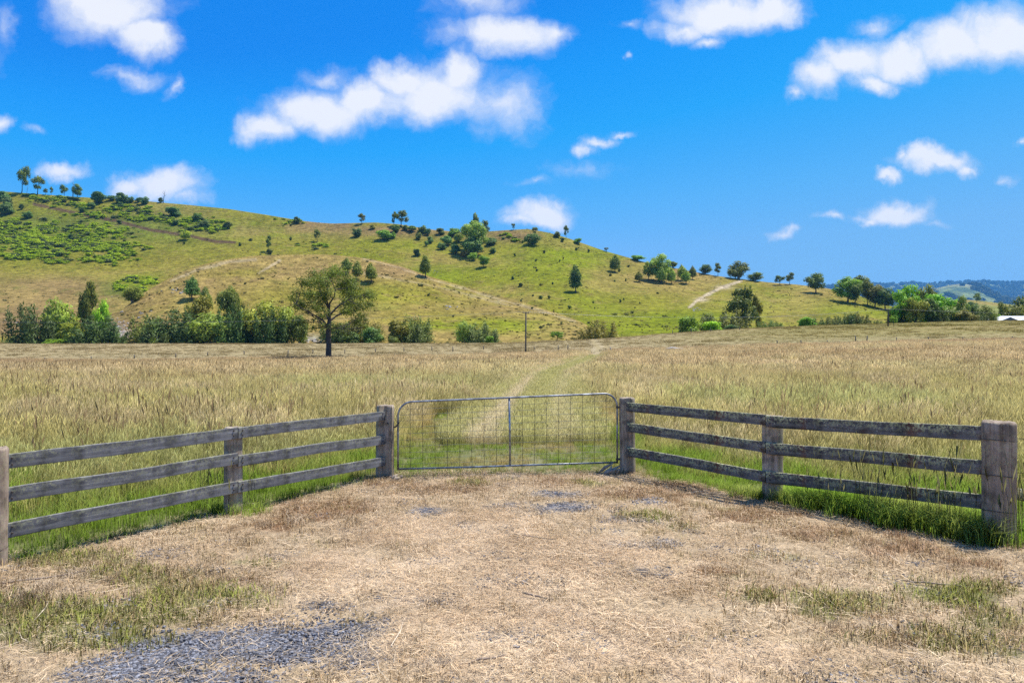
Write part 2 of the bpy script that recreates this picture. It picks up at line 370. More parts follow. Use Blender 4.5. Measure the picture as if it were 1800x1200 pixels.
HB = [(90,560,170,34,BRN,.75),(150,515,120,18,BRN,.55),(20,500,60,20,BRN,.5),(60,410,200,36,VIVID*.8,.6),(60,400,220,45,LUSH,.4),(120,470,170,40,OLIVE,.5),(60,530,190,35,TAN,.85),(50,555,120,25,PINK,.7),(110,505,90,20,PINK,.4),(330,450,140,25,OLIVE,.5),(300,400,200,30,LUSH,.35),
      (1000,440,110,36,VIVID,.75),(960,480,120,30,VIVID,.45),(1070,530,90,40,VIVID,.6),(1190,560,110,20,VIVID,.8),(1100,585,160,14,VIVID,.7),(930,580,130,18,VIVID,.6),(870,540,90,20,OLIVE,.5),
      (1160,495,90,22,TAN,.75),(1240,488,50,14,TAN,.7),(1060,490,40,22,TAN,.45),(1120,460,60,12,TAN,.4),(1120,530,60,20,OLIVE,.5),(700,405,140,12,PINK,.75),(895,412,60,14,PINK,.7),(560,400,60,14,PINK,.5),
      (1020,425,70,10,TAN,.5),(760,485,90,14,VIVID,.75),(690,430,160,16,VIVID,.35),(560,432,120,10,OLIVE,.4),(1420,510,70,14,TAN,.65),(1350,540,70,20,VIVID,.45),(1430,540,80,12,TAN,.55),(1470,545,60,14,VIVID,.55),(1540,550,40,16,VIVID,.5),
      (1380,560,60,12,TAN,.4),(240,495,34,8,VIVID,1.0),(215,510,40,12,LUSH,.7),(230,400,130,20,LUSH,.4),(1200,478,60,6,PINK,.6),(1310,500,50,9,OLIVE,.4),(30,575,60,14,PINK,.6)]
def hill_col(x, y, px, py):
    n = fbm(x/60, y/40, 101)[:, None]; n2 = fbm(x/18, y/14, 111)[:, None]; n3 = fbm(x/7, y/6, 121)
    c = lerp(OLIVE, TAN, np.clip((n-.47)*3.2, 0, .7)); c = lerp(c, VIVID, np.clip((.46-n2)*3, 0, .45))
    for b in HB:
        w = blob(px+(n2[:, 0]-.5)*50, py+(n[:, 0]-.5)*22, b)*min(1, b[5]*1.25); c = lerp(c, b[4], w[:, None])
    c = lerp(c, PINK, (np.clip((n3-.66)*5, 0, .6)*.6)[:, None])
    c = lerp(c, LUSH*.8, (np.clip((.36-n3)*5, 0, .6)*.7)[:, None])
    j = (n3-.5)
    ld = line_d(px, py, [(60,359),(146,377),(203,388),(263,404),(317,412),(348,418),(380,425),(412,426)])
    c = lerp(c, np.array([.10, .06, .035]), (sstep(3.8, 1.4, ld+j*2.5)*.95)[:, None])
    td = line_d(px, py, [(1212,540),(1228,526),(1245,517),(1262,508),(1284,500),(1302,494)])
    c = lerp(c, PALEC, (sstep(3.6, 1.2, td+j*4)*.8)[:, None])
    c = lerp(c, PALEC, (np.maximum(blob(px, py, (1233,527,11,3.5)), blob(px, py, (1272,505,13,3.5)))*.8)[:, None])
    return c
px_m = spread_px(-1500, 3300)
RX = [-1500, -700, -250, 0, 130, 250, 330, 400, 470, 530, 560, 585, 620, 660, 700, 760, 800, 830, 870, 890, 930, 965, 1000, 1060, 1130, 1200, 1260, 1300, 1350, 1400, 1450, 1500, 1560, 1620, 1700, 1800, 2000, 3300]
RY = [330, 318, 326, 336, 346, 353, 360, 367, 378, 388, 391.5, 393, 392, 391, 394, 404, 407, 408, 406, 404.5, 402.5, 409, 419, 440, 460, 474, 485, 490, 496, 500, 506, 516, 536, 556, 575, 585, 590, 592]
rpy = np.interp(px_m, RX, RY); kk = np.array([1, 2, 3, 2, 1]); kk = kk/kk.sum()
rpy = np.convolve(np.pad(rpy, 2, 'edge'), kk, 'valid')
rd = pchip([-1500, 0, 560, 900, 1130, 1400, 1560, 1800, 3300], [760, 680, 650, 610, 560, 500, 430, 330, 300], px_m)
tt = np.linspace(0, 1, 150)[:, None]
fpy = pchip(EDGE_X, EDGE_Y, px_m)+11
fpy = np.where(px_m > 1000, np.maximum(fpy, 600), fpy)
HPY = fpy+(rpy-fpy)*tt; HD = 208+(rd-208)*tt**.8
hill = hill_mesh("hillside", px_m, HD, HPY, M_HILL, hill_col, 3.0, [(14, 1.0), (50, 8), (160, 50), (380, 90)], 201)
# lower spur in front of the hill
SX = [150, 185, 210, 250, 300, 350, 400, 460, 560, 640, 700, 760, 820, 900, 960, 1020, 1075]
SY = [596, 567, 548, 517, 488, 467, 456, 449, 447.5, 454, 467, 487, 504, 526, 544, 565, 600]
SD = [245, 262, 275, 290, 305, 318, 330, 338, 345, 342, 338, 332, 325, 312, 300, 280, 250]
px_s = np.arange(150, 1076, 3.0)
spy = pchip(SX, SY, px_s); sd = pchip(SX, SD, px_s); ts = np.linspace(0, 1, 90)[:, None]
fs = pchip(EDGE_X, EDGE_Y, px_s)+9
SB = [(470,462,130,14,TAN,.8),(330,505,110,22,TAN,.8),(640,510,120,26,OLIVE,.5),(520,480,120,14,PINK,.55),(560,520,90,12,PINK,.35),(430,500,160,34,TAN,.6),(620,465,70,12,TAN,.7),(340,508,26,7,PINK,.8),(225,570,60,18,PINK,.85),(270,550,60,14,TAN,.8),(700,480,60,12,PINK,.6),(720,520,130,22,OLIVE,.6),
      (640,520,70,14,VIVID,.45),(790,560,130,18,OLIVE,.6),(880,575,90,12,VIVID,.7),(860,545,60,10,TAN,.5),(500,520,80,20,OLIVE,.6),(430,480,60,9,OLIVE,.5),(770,575,50,9,VIVID,.8),(545,596,26,7,GREY,.8),(205,585,22,14,np.array([.36,.30,.25]),.8)]
def spur_col(x, y, px, py):
    n = fbm(x/40, y/26, 131)[:, None]; n2 = fbm(x/14, y/8, 141)[:, None]; n3 = fbm(x/6, y/5, 151)
    c = lerp(OLIVE, TAN, np.clip((n-.18)*2.6, .25, 1))
    for b in SB:
        w = blob(px+(n2[:, 0]-.5)*50, py+(n[:, 0]-.5)*20, b)*min(1, b[5]*1.25); c = lerp(c, b[4], w[:, None])
    c = lerp(c, PINK, (np.clip((n3-.62)*5, 0, .6)*.7)[:, None]); c = lerp(c, LUSH, (np.clip((.36-n3)*5, 0, .6)*.5)[:, None])
    for L, wd, k in (([(640,455),(700,470),(760,492),(820,508),(880,527),(960,549),(1010,565)], 2.6, .32), ([(300,494),(350,473),(400,461),(450,456)], 3.5, .4), ([(455,480),(475,468),(492,458)], 2.5, .5), ([(640,480),(740,498),(830,520),(900,538)], 2.5, .25)):
        c = lerp(c, PALEC*.9, (sstep(wd, 1, line_d(px, py, L)+(n3-.5)*5)*k)[:, None])
    return c
spur = hill_mesh("hill_spur", px_s, 206+(sd-206)*ts**.85, fs+(spy-fs)*ts, M_HILL, spur_col, 1.6, [(8, .4), (26, 4), (60, 22), (110, 60)], 301)
# rise on the right, beyond the creek, and the far hills
px_r = np.arange(1380, 3300, 6.0)
mid_py = pchip([1380, 1560, 1640, 1700, 1760, 1800, 2100, 3300], [566, 540, 528, 527, 533, 537, 540, 545], px_r)
tr = np.linspace(0, 1, 50)[:, None]
def rise_col(x, y, px, py):
    n = fbm(x/60, y/40, 161)[:, None]; n3 = fbm(x/12, y/10, 171)[:, None]
    c = lerp(np.array([.21, .23, .06]), TAN, np.clip((n-.4)*3, 0, .8)); return lerp(c, LUSH, np.clip((.4-n3)*3, 0, .5))
rise = hill_mesh("far_rise", px_r, 225+(780-225)*tr**.8+0*px_r, 606+(mid_py-606)*tr, M_HILL, rise_col, 2.0, [(30, 2), (140, 30)], 401)
M_FAR = hill_mat("far_hill_grass", .005, .02, .08, 9.0)
def far_col(x, y, px, py):
    n = fbm(x/600, y/460, 181)[:, None]; n3 = fbm(x/140, y/140, 191)[:, None]
    c = lerp(np.array([.16, .20, .06]), np.array([.30, .25, .14]), np.clip((n-.35)*2.4, 0, 1)); return lerp(c, np.array([.05, .08, .025]), np.clip((n3-.52)*6, 0, .8))
px_f = np.arange(1180, 3600, 5.0)
fa = pchip([1180, 1560, 1600, 1640, 1690, 1712, 1745, 1780, 1830, 2100, 2500, 3600], [560, 540, 522, 508, 499, 502, 513, 524, 530, 515, 530, 540], px_f)
farA = hill_mesh("far_hill", px_f, 2200+(5000-2200)*tr+0*px_f, 582+(fa-582)*tr, M_FAR, far_col, 18.0, [(200, 8), (1000, 150)], 501)
fb = pchip([1180, 1500, 1545, 1600, 1640, 1660, 1700, 1735, 1765, 1800, 1900, 2100, 2400, 2900, 3600], [520, 502, 499, 498, 501, 499, 497, 495, 499, 495, 488, 480, 492, 470, 490], px_f)
farB = hill_mesh("far_hill", px_f, 4800+(8000-4800)*tr+0*px_f, 578+(fb-578)*tr, M_FAR, far_col, 26.0, [(300, 10), (1500, 200)], 601)
bpy.context.view_layer.update()
TERR = [ground, hill, spur, rise, farA, farB]
def cast(px, py, objs=TERR, tries=30):
    """first ground point under a direction given in the photograph's pixels"""
    for k in range(tries):
        d = Vector(((px-900)/F, 1.0, (600-py-k*0.5*-1*-1)/F)) if k == 0 else Vector(((px-900)/F, 1.0, (600-(py+k*0.6))/F))
        best = None
        for o in objs:
            hit, loc, nor, idx = o.ray_cast(Vector((0, 0, H)), d.normalized())
            if hit and (best is None or loc.y < best.y): best = loc.copy()
        if best is not None: return best
    return Vector(((px-900)/F*500, 500, H+(600-py)/F*500))
def drop(x, y):
    """ground height at a place"""
    best = -1e9
    for o in TERR:
        hit, loc, nor, idx = o.ray_cast(Vector((x, y, 900)), Vector((0, 0, -1)))
        if hit and loc.z > best: best = loc.z
    return best if best > -1e8 else 0.0
# ------------------------------------------------------------------ scattered ground cover (stuff)
def scatter(name, pos, rz, scl, idx, meshes, label, cat, tb=None, tt=None, tilt=None):
    n = len(pos); lib = bpy.data.collections.new(name+"_kinds")
    for i, me in enumerate(meshes):
        lib.objects.link(bpy.data.objects.new("%s_%02d" % (name, i), me))
    rot = np.zeros((n, 3)); rot[:, 2] = rz
    if tilt is not None: rot[:, :2] = tilt
    scl = np.asarray(scl, float)
    if scl.ndim == 1: scl = np.repeat(scl[:, None], 3, 1)
    at = {'rot': rot, 'scl': scl}
    if tb is not None: at['tb'] = rgba(tb)
    if tt is not None: at['tt'] = rgba(tt)
    me = np_mesh(name, pos, np.zeros((0, 3), int), None, False, at)
    ia = me.attributes.new('idx', 'INT', 'POINT'); ia.data.foreach_set('value', np.asarray(idx, np.int32))
    o = link(name, me); tag(o, label, cat, None, 'stuff')
    g = bpy.data.node_groups.new(name+"_scatter", 'GeometryNodeTree')
    g.interface.new_socket('Geometry', in_out='INPUT', socket_type='NodeSocketGeometry')
    g.interface.new_socket('Geometry', in_out='OUTPUT', socket_type='NodeSocketGeometry')
    gi = g.nodes.new('NodeGroupInput'); go = g.nodes.new('NodeGroupOutput'); ip = g.nodes.new('GeometryNodeInstanceOnPoints')
    ci = g.nodes.new('GeometryNodeCollectionInfo'); ci.inputs['Collection'].default_value = lib
    ci.inputs['Separate Children'].default_value = True; ci.inputs['Reset Children'].default_value = True
    def na(nm, t):
        x = g.nodes.new('GeometryNodeInputNamedAttribute'); x.data_type = t; x.inputs['Name'].default_value = nm
        return [s for s in x.outputs if s.enabled and s.name == 'Attribute'][0]
    ip.inputs['Pick Instance'].default_value = True
    L = g.links.new
    L(gi.outputs[0], ip.inputs['Points']); L(ci.outputs[0], ip.inputs['Instance']); L(na('idx', 'INT'), ip.inputs['Instance Index'])
    e2r = g.nodes.new('FunctionNodeEulerToRotation'); L(na('rot', 'FLOAT_VECTOR'), e2r.inputs[0])
    L(e2r.outputs[0], ip.inputs['Rotation']); L(na('scl', 'FLOAT_VECTOR'), ip.inputs['Scale']); L(ip.outputs[0], go.inputs[0])
    md = o.modifiers.new("scatter", 'NODES'); md.node_group = g
    return o

def grass_mat(name, power=1.0, trans=.48, rvar=.6):
    m = NT(name); t = m.attr('t').outputs['Fac']; r = m.attr('r').outputs['Fac']
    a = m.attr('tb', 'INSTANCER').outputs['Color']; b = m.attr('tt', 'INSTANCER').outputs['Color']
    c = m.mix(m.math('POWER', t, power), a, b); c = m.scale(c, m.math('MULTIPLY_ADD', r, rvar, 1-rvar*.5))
    m.b.inputs['Roughness'].default_value = .7; m.leafy(c, trans)
    return m.m
M_GRASS = grass_mat("grass_blades", 1.1, rvar=1.1); M_DRY = grass_mat("dry_straw", 1.0, .3, .9)
def blades(seed, n, rad, h0, h1, w, lean, curve=.5, seeds=0.0, flat=False, sweep=0.0):
    g = np.random.default_rng(seed)
    a = g.uniform(0, 2*math.pi, n); rr = rad*np.sqrt(g.uniform(0, 1, n)); bx, by = rr*np.cos(a), rr*np.sin(a)
    th = g.uniform(0, 2*math.pi, n); h = g.uniform(h0, h1, n); ln = g.uniform(.1, 1, n)*lean
    dx, dy = np.cos(th)*ln+sweep, np.sin(th)*ln
    V, Fq, Ft, T, Rr = [], [], [], [], []; k = 0
    for i in range(n):
        yaw = g.uniform(0, math.pi); sx, sy = math.cos(yaw)*w*.5*g.uniform(.7, 1.3), math.sin(yaw)*w*.5
        r = g.uniform(0, 1); H_ = h[i]
        if flat:
            L = H_; zz = g.uniform(.004, .03); c, s = math.cos(th[i]), math.sin(th[i]); q = g.uniform(-.25, .25)
            V += [(bx[i]-s*w/2, by[i]+c*w/2, zz), (bx[i]+s*w/2, by[i]-c*w/2, zz), (bx[i]+c*L/2+s*w/2, by[i]+s*L/2-c*w/2, zz+abs(q)*L*.08), (bx[i]+c*L/2-s*w/2, by[i]+s*L/2+c*w/2, zz+abs(q)*L*.08+w*.3),
                  (bx[i]+c*L-s*q*L, by[i]+s*L+c*q*L, zz*.5+.004)]
            T += [0, 0, .5, .5, 1]
        else:
            m_ = .55; c2 = curve
            V += [(bx[i]-sx, by[i]-sy, -.02), (bx[i]+sx, by[i]+sy, -.02),
                  (bx[i]+dx[i]*H_*m_*.5+sx*.8, by[i]+dy[i]*H_*m_*.5+sy*.8, H_*m_), (bx[i]+dx[i]*H_*m_*.5-sx*.8, by[i]+dy[i]*H_*m_*.5-sy*.8, H_*m_),
                  (bx[i]+dx[i]*H_*(1+c2*.4), by[i]+dy[i]*H_*(1+c2*.4), H_*(1-c2*.25*abs(ln[i])))]
            T += [0, 0, .55, .55, 1]
        Rr += [r]*5; Fq.append((k, k+1, k+2, k+3)); Ft.append((k+3, k+2, k+4)); k += 5
        if seeds and not flat and g.uniform() < seeds:      # a loose seed head hanging at the tip
            tip = V[-1]; md = ((V[-3][0]+V[-2][0])/2, (V[-3][1]+V[-2][1])/2, V[-2][2])
            d = Vector(tip)-Vector(md); e = g.uniform(1.0, 1.9)*w; p = Vector(tip)
            V += [tuple(p-d*.45), tuple(p-d*.15+Vector((sy, -sx, 0)).normalized()*e), tuple(p+d*.12), tuple(p-d*.2-Vector((sy, -sx, 0)).normalized()*e)]
            T += [.9, 1, 1, 1]; Rr += [min(1, r*.5+.5)]*4; Fq.append((k, k+1, k+2, k+3)); k += 4
    me = np_mesh("tuft", V, [np.array(Fq), np.array(Ft)], None, True, {'t': np.array(T, float), 'r': np.array(Rr)})
    v = np.array(V); nv = np.stack([v[:, 0]*1.2/max(rad, .05)*.3, v[:, 1]*1.2/max(rad, .05)*.3, np.full(len(v), .8)], 1)+np.repeat(g.normal(size=(len(v)//4+2, 3)), 5, 0)[:len(v)]*.38
    return set_normals(me, nv)
def with_mat(mes, m):
    for me in mes: me.materials.append(m)
    return mes
def field(n, d0, d1, margin=4.0, k=.78):
    u = RNG.uniform(0, 1, n); y = np.sqrt(d0*d0+u*(d1*d1-d0*d0)); x = RNG.uniform(-1, 1, n)*(k*y+margin); return x, y
def place(x, y, dz=0.0): return np.stack([x, y, ground_z(x, y)+dz], 1)
def pal(c0, c1, t): return lerp(np.asarray(c0, float), np.asarray(c1, float), np.clip(t, 0, 1)[:, None])

# tall seeding grass of the paddock
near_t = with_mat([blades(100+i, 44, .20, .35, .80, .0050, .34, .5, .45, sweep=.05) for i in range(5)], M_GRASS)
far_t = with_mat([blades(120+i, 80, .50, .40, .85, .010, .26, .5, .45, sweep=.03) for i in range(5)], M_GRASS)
PX_, PY_, PS_, PI_ = [], [], [], []
for (d0, d1, rho, wide) in ((6.5, 14, 26, 0), (14, 22, 22, 0), (22, 36, 12, 0), (36, 62, 5.5, 1), (62, 112, 2.6, 1)):
    n = int(((.78*(d1**2-d0**2))+8*(d1-d0))*rho); x, y = field(n, d0, d1)
    b = beyond(x, y); nn = fbm(x*.35, y*.35, 811)
    lim = 104+fbm(x*.06, y*.01, 815)*8
    td = track_d(x, y)
    keep = (b > 1.2+nn*3.2) & (y < lim) & (td > 1.15+(nn-.5)*1.5-.45*sstep(18, 40, y)) & ~((np.abs(x-.2) < 2.5) & (b < 5.0+nn*5))
    x, y = x[keep], y[keep]; PX_.append(x); PY_.append(y); PI_.append(RNG.integers(0, 5, len(x))+5*wide)
    b = b[keep]; hgt = lerp(.4, 1.0, sstep(.2, 2.2, track_d(x, y)))*lerp(.55, 1.0, sstep(1.5, 12, b))*lerp(.65, 1.15, fbm(x*.22, y*.22, 821))*RNG.uniform(.75, 1.2, len(x))
    PS_.append(hgt)
gx_, gy_, gs_, gi_ = map(np.concatenate, (PX_, PY_, PS_, PI_))
b = beyond(gx_, gy_); n1 = fbm(gx_*.10, gy_*.10, 831); n2 = fbm(gx_*.5, gy_*.5, 841); n3 = fbm(gx_*.03, gy_*.16, 851)
farn = sstep(16, 48, gy_)
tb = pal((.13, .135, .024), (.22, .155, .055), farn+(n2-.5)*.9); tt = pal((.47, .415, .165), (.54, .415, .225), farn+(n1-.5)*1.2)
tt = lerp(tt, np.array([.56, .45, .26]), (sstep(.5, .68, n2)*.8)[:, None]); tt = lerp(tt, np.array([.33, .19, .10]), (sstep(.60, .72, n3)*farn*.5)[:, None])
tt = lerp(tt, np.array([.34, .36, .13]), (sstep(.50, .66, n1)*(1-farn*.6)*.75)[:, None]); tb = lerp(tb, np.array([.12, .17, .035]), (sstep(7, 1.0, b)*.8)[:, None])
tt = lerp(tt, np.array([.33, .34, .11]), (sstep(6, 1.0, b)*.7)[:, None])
tt = lerp(tt, np.array([.38, .26, .15]), (sstep(88, 104, gy_)*.6)[:, None])
v_ = (RNG.uniform(.62, 1.28, len(gx_))*lerp(.72, 1.25, fbm(gx_*1.4, gy_*.7, 845))*lerp(.8, 1.18, n1))[:, None]; tt = tt*v_; tb = tb*v_*v_
trk = (sstep(2.6, .4, track_d(gx_, gy_)+(n2-.5)*2))[:, None]; tt = lerp(tt, np.where((n1 > .5)[:, None], [.58, .48, .28], [.40, .38, .15]), trk*.85)
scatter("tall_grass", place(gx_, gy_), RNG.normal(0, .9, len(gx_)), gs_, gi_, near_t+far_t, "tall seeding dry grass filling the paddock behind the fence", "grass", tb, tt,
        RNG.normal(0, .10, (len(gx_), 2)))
# worn two rut track through the tall grass: short, bleached in the ruts
x, y = field(30000, 13, 80, 0, .12); x = x+np.interp(y, [p_[1] for p_ in TRACK], [p_[0] for p_ in TRACK]); td = track_d(x, y); k = (td < 1.9) & (beyond(x, y) > 3) & (RNG.uniform(0, 1, len(x)) < np.clip(22/y, .3, 1)); x, y, td = x[k], y[k], td[k]
sd_ = (x-np.interp(y, [p_[1] for p_ in TRACK], [p_[0] for p_ in TRACK])); rut = sstep(.55, .15, np.abs(td-.85))*np.clip(-.25+2.1*fbm(x*.22, y*.16, 843), 0, 1)*np.where(sd_ < 0, .85, .4)
tb = pal((.17, .19, .05), (.52, .42, .27), rut+(RNG.uniform(0, 1, len(x))-.5)*.4); tt = pal((.41, .39, .15), (.66, .56, .36), rut+(RNG.uniform(0, 1, len(x))-.5)*.4)
scatter("track_grass", place(x, y), RNG.uniform(0, 6.28, len(x)), RNG.uniform(.26, .46, len(x))*(1.15-.35*rut)*lerp(1, 1.35, sstep(18, 45, y)), RNG.integers(0, 5, len(x)), far_t, "short bleached grass of the worn wheel track leading away from the gate", "grass", tb, tt)
# dark weed stalks standing above the grass
stalk = with_mat([blades(140+i, 6, .16, .6, 1.15, .009, .16, .3, 1.0) for i in range(3)], M_GRASS)
x, y = field(5200, 10, 70); k = (beyond(x, y) > 2.5) & (track_d(x, y) > 1.8) & (fbm(x*.15, y*.15, 861) > .46) & ~((np.abs(x-.2) < 3.2) & (beyond(x, y) < 9)); x, y = x[k], y[k]
scatter("weed_stalks", place(x, y), RNG.uniform(0, 6.28, len(x)), RNG.uniform(.7, 1.1, len(x)), RNG.integers(0, 3, len(x)), stalk, "dark thin weed stalks rising through the tall paddock grass", "weeds",
        np.tile([.10, .085, .035], (len(x), 1)), np.tile([.19, .135, .07], (len(x), 1)))
# green grass along the fences and at the gate
green_t = with_mat([blades(160+i, 30, .13, .08, .24, .0055, .55, .8) for i in range(5)], M_GRASS)
lush_t = with_mat([blades(180+i, 42, .15, .22, .50, .008, .75, 1.0, sweep=-.1) for i in range(4)], M_GRASS)
x, y = field(44000, 5, 24, 3); b = beyond(x, y); nn = fbm(x*1.2, y*1.2, 871); td = track_d(x, y)
gate = (np.abs(x-.2) < 2.8)
prob = np.where(gate & (b < 14), sstep(.1, .6, b+.4)*np.where(td < .9, .75, 1.0), sstep(5.5, 1.0, b+(nn-.5)*3)*sstep(-.25, .05, b+(nn-.5)*.55))
k = (RNG.uniform(0, 1, len(x)) < prob) & (b > -.3); x, y, b, nn, td = x[k], y[k], b[k], nn[k], td[k]
dryf = np.clip(np.where(np.abs(x) < 2.2, (nn-.30)*2.6+.25*(td < 1.0), (nn-.5)*2.4+(b-1.6)*.25), 0, 1)
tb = pal((.13, .22, .018), (.30, .235, .085), dryf); tt = pal((.27, .38, .05), (.56, .45, .19), dryf)
sz = np.where(np.abs(x) < 2.2, .55, lerp(.65, 1.35, sstep(0, 2.5, b)))*RNG.uniform(.7, 1.25, len(x))
scatter("green_grass", place(x, y), RNG.uniform(0, 6.28, len(x)), sz, RNG.integers(0, 5, len(x)), green_t, "short green grass along the fence and through the gateway", "grass", tb, tt)
s = RNG.uniform(0, 1, 900)**.8; off = RNG.normal(.13, .15, 900); x = RG[0]+.4+(RF[0]-RG[0]-.5)*s+off*.7; y = RG[1]-.35-(RG[1]-RF[1]-.25)*s+off*.8
k = RNG.uniform(0, 1, 900) < lerp(.25, 1.0, sstep(.25, .62, s)); x, y, s = x[k], y[k], s[k]
x2 = np.concatenate([RNG.normal(LM[0], .16, 22), RNG.normal(5.6, .35, 60)]); y2 = np.concatenate([RNG.normal(LM[1]+.1, .12, 22), RNG.normal(7.2, .25, 60)])
x = np.concatenate([x, x2]); y = np.concatenate([y, y2]); sc = np.concatenate([lerp(.35, .85, sstep(.2, .7, s)), np.full(22, .5), np.full(60, .6)])*.85*RNG.uniform(.7, 1.2, len(x))
nn = fbm(x*1.5, y*1.5, 875)
scatter("lush_grass", place(x, y), RNG.uniform(0, 6.28, len(x)), sc, RNG.integers(0, 4, len(x)), lush_t, "lush long green grass at the foot of the right hand fence", "grass",
        pal((.17, .30, .015), (.25, .32, .04), nn*1.6-.3), pal((.34, .62, .05), (.58, .62, .17), nn*2.0-.5))
x = np.concatenate([RNG.normal(LM[0]-.1, .2, 5), RM[0]+.2+RNG.uniform(0, 1.5, 26), RNG.normal(5.55, .2, 14)]); y = np.concatenate([RNG.normal(LM[1]+.15, .15, 5), np.zeros(26), RNG.normal(7.0, .15, 14)]); y[5:31] = 9.05-(x[5:31]-RM[0])*1.19+RNG.normal(-.02, .12, 26)
scatter("fence_weeds", place(x, y), RNG.uniform(0, 6.28, len(x)), RNG.uniform(.5, .95, len(x)), RNG.integers(0, 3, len(x)), stalk, "thin dark seeding weed stalks growing up in front of the right fence rails", "weeds",
        np.tile([.07, .10, .03], (len(x), 1)), np.tile([.16, .15, .06], (len(x), 1)))
# cut paddock beyond the tall grass
cut_t = with_mat([blades(190+i, 40, .7, .10, .28, .03, .5, .6) for i in range(3)], M_GRASS)
x, y = field(16000, 100, 206, 6); c, _ = ground_color(x, y); k = (y > 104) & (RNG.uniform(0, 1, len(x)) < .8) & (track_d(x, y) > .7); x, y, c = x[k], y[k], c[k]
scatter("cut_grass", place(x, y), RNG.uniform(0, 6.28, len(x)), RNG.uniform(.6, 1.3, len(x))*lerp(.7, 1.4, sstep(.55, .7, fbm(x*.12, y*.12, 877))), RNG.integers(0, 3, len(x)), cut_t, "short grazed grass of the far paddock beyond the tall grass", "grass", c*.85, c*1.1)
# yard in front of the gate: straw litter, stubble, gravel
def yard(n, d0=3.6, d1=11.4):
    x, y = field(n, d0, d1, 1.0); k = beyond(x, y) < .25; return x[k], y[k]
litter = with_mat([blades(200+i, 64 if i < 3 else 44, .24, .02, .13 if i < 3 else .19, .0024 if i < 3 else .0032, 0, flat=True) for i in range(5)], M_DRY)
x, y = yard(10500); mk = masks(x, y); pr = np.clip(.42+mk['straw']*.75-mk['green']*.25-mk['gravel']*.62, .07, 1); k = RNG.uniform(0, 1, len(x)) < pr; x, y = x[k], y[k]
n1 = fbm(x*2.5, y*2.5, 881); n2 = RNG.uniform(0, 1, len(x))
c = pal((.50, .35, .20), (.82, .66, .45), n1*1.3-.15+(n2-.5)*.5)
scatter("straw_litter", place(x, y, .002), RNG.uniform(0, 6.28, len(x)), RNG.uniform(.7, 1.3, len(x)), RNG.integers(0, 5, len(x)), litter, "loose pale straw and mown grass clippings over the driveway", "straw", c, c*1.1)
stub = with_mat([blades(220+i, 30, .13, .02, .085, .005, .9, .6) for i in range(5)], M_DRY)
x, y = yard(12500); mk = masks(x, y); pr = np.clip(.30+mk['brown']*.8+mk['pale']*.9+mk['green']*.9-mk['straw']*.28-mk['gravel']*.75, 0, 1); k = RNG.uniform(0, 1, len(x)) < pr; x, y = x[k], y[k]
mk = masks(x, y); n1 = RNG.uniform(0, 1, len(x)); n2 = fbm(x*2, y*2, 885)
gm = np.clip(mk['green']*.95-.25+(n1-.5)*1.3, 0, 1)
br_ = mk['brown']
tb = pal((.28, .175, .09), (.44, .32, .18), n1*.6+n2*.5); tt = pal((.42, .28, .16), (.62, .49, .30), n1*.6+n2*.5)
tb = lerp(tb, np.array([.28, .16, .08]), (br_*.7)[:, None]); tt = lerp(tt, np.array([.46, .29, .165]), (br_*.7)[:, None])
tb = lerp(tb, np.array([.18, .20, .04]), gm[:, None]); tt = lerp(tt, np.array([.38, .41, .09]), gm[:, None])
pl = mk['pale'][:, None]; tb = lerp(tb, np.array([.42, .31, .19]), pl*.8); tt = lerp(tt, np.array([.66, .53, .37]), pl*.9)
scatter("dry_stubble", place(x, y), RNG.uniform(0, 6.28, len(x)), RNG.uniform(.6, 1.15, len(x))*(1+.35*mk['green']), RNG.integers(0, 5, len(x)), stub, "short mown stubble, brown and green in patches, beside the driveway", "grass", tb, tt)
# tan tussocks, cut short
tus = with_mat([blades(240+i, 120, .14, .04, .13, .005, 1.1, .7) for i in range(3)], M_DRY)
TP = [(78,1030),(55,1048),(140,1008),(205,1015),(20,1066),(128,1040),(1575,943),(1530,952),(1600,955),(1580,965),(1625,966),(1700,990),(1735,994),(1675,986),(465,922),(520,917),(1545,975)]
tx = np.array([(p[0]-900)/F*(H*F/(p[1]-600)) for p in TP]); ty = np.array([H*F/(p[1]-600) for p in TP]); q = np.array([p[0] < 900 for p in TP])
scatter("cut_tussocks", place(tx, ty), RNG.uniform(0, 6.28, len(tx)), RNG.uniform(.75, 1.1, len(tx)), RNG.integers(0, 3, len(tx)), tus, "pale and rusty tussocks cut short on the verge", "grass",
        np.where(q[:, None], [.34, .24, .14], [.34, .21, .12]), np.where(q[:, None], [.78, .64, .47], [.60, .42, .27]))
# long fallen stems
stem = with_mat([blades(250+i, 4, .3, .2, .55, .0045, 0, flat=True) for i in range(4)], M_DRY)
x, y = yard(240); k = (masks(x, y)['straw'] < .6) | (RNG.uniform(0, 1, len(x)) < .2); x, y = x[k], y[k]; v = RNG.uniform(0, 1, len(x))
c = pal((.22, .16, .11), (.62, .53, .40), v)
scatter("fallen_stems", place(x, y, .012), RNG.uniform(0, 6.28, len(x)), RNG.uniform(.6, 1.2, len(x)), RNG.integers(0, 4, len(x)), stem, "long fallen grass stems lying across the verge", "straw", c, c*1.1)
mg = NT("gravel_stone"); ra = mg.attr('r').outputs['Fac']; oc = mg.coord('Object')
cg = mg.mix(ra, (.045, .046, .055), (.27, .275, .305)); cg = mg.scale(cg, mg.ramp(mg.noise(oc, 60, 3), .3, .7, .8, 1.2)); mg.put(mg.b.inputs['Base Color'], cg); M_GRAVEL = mg.m
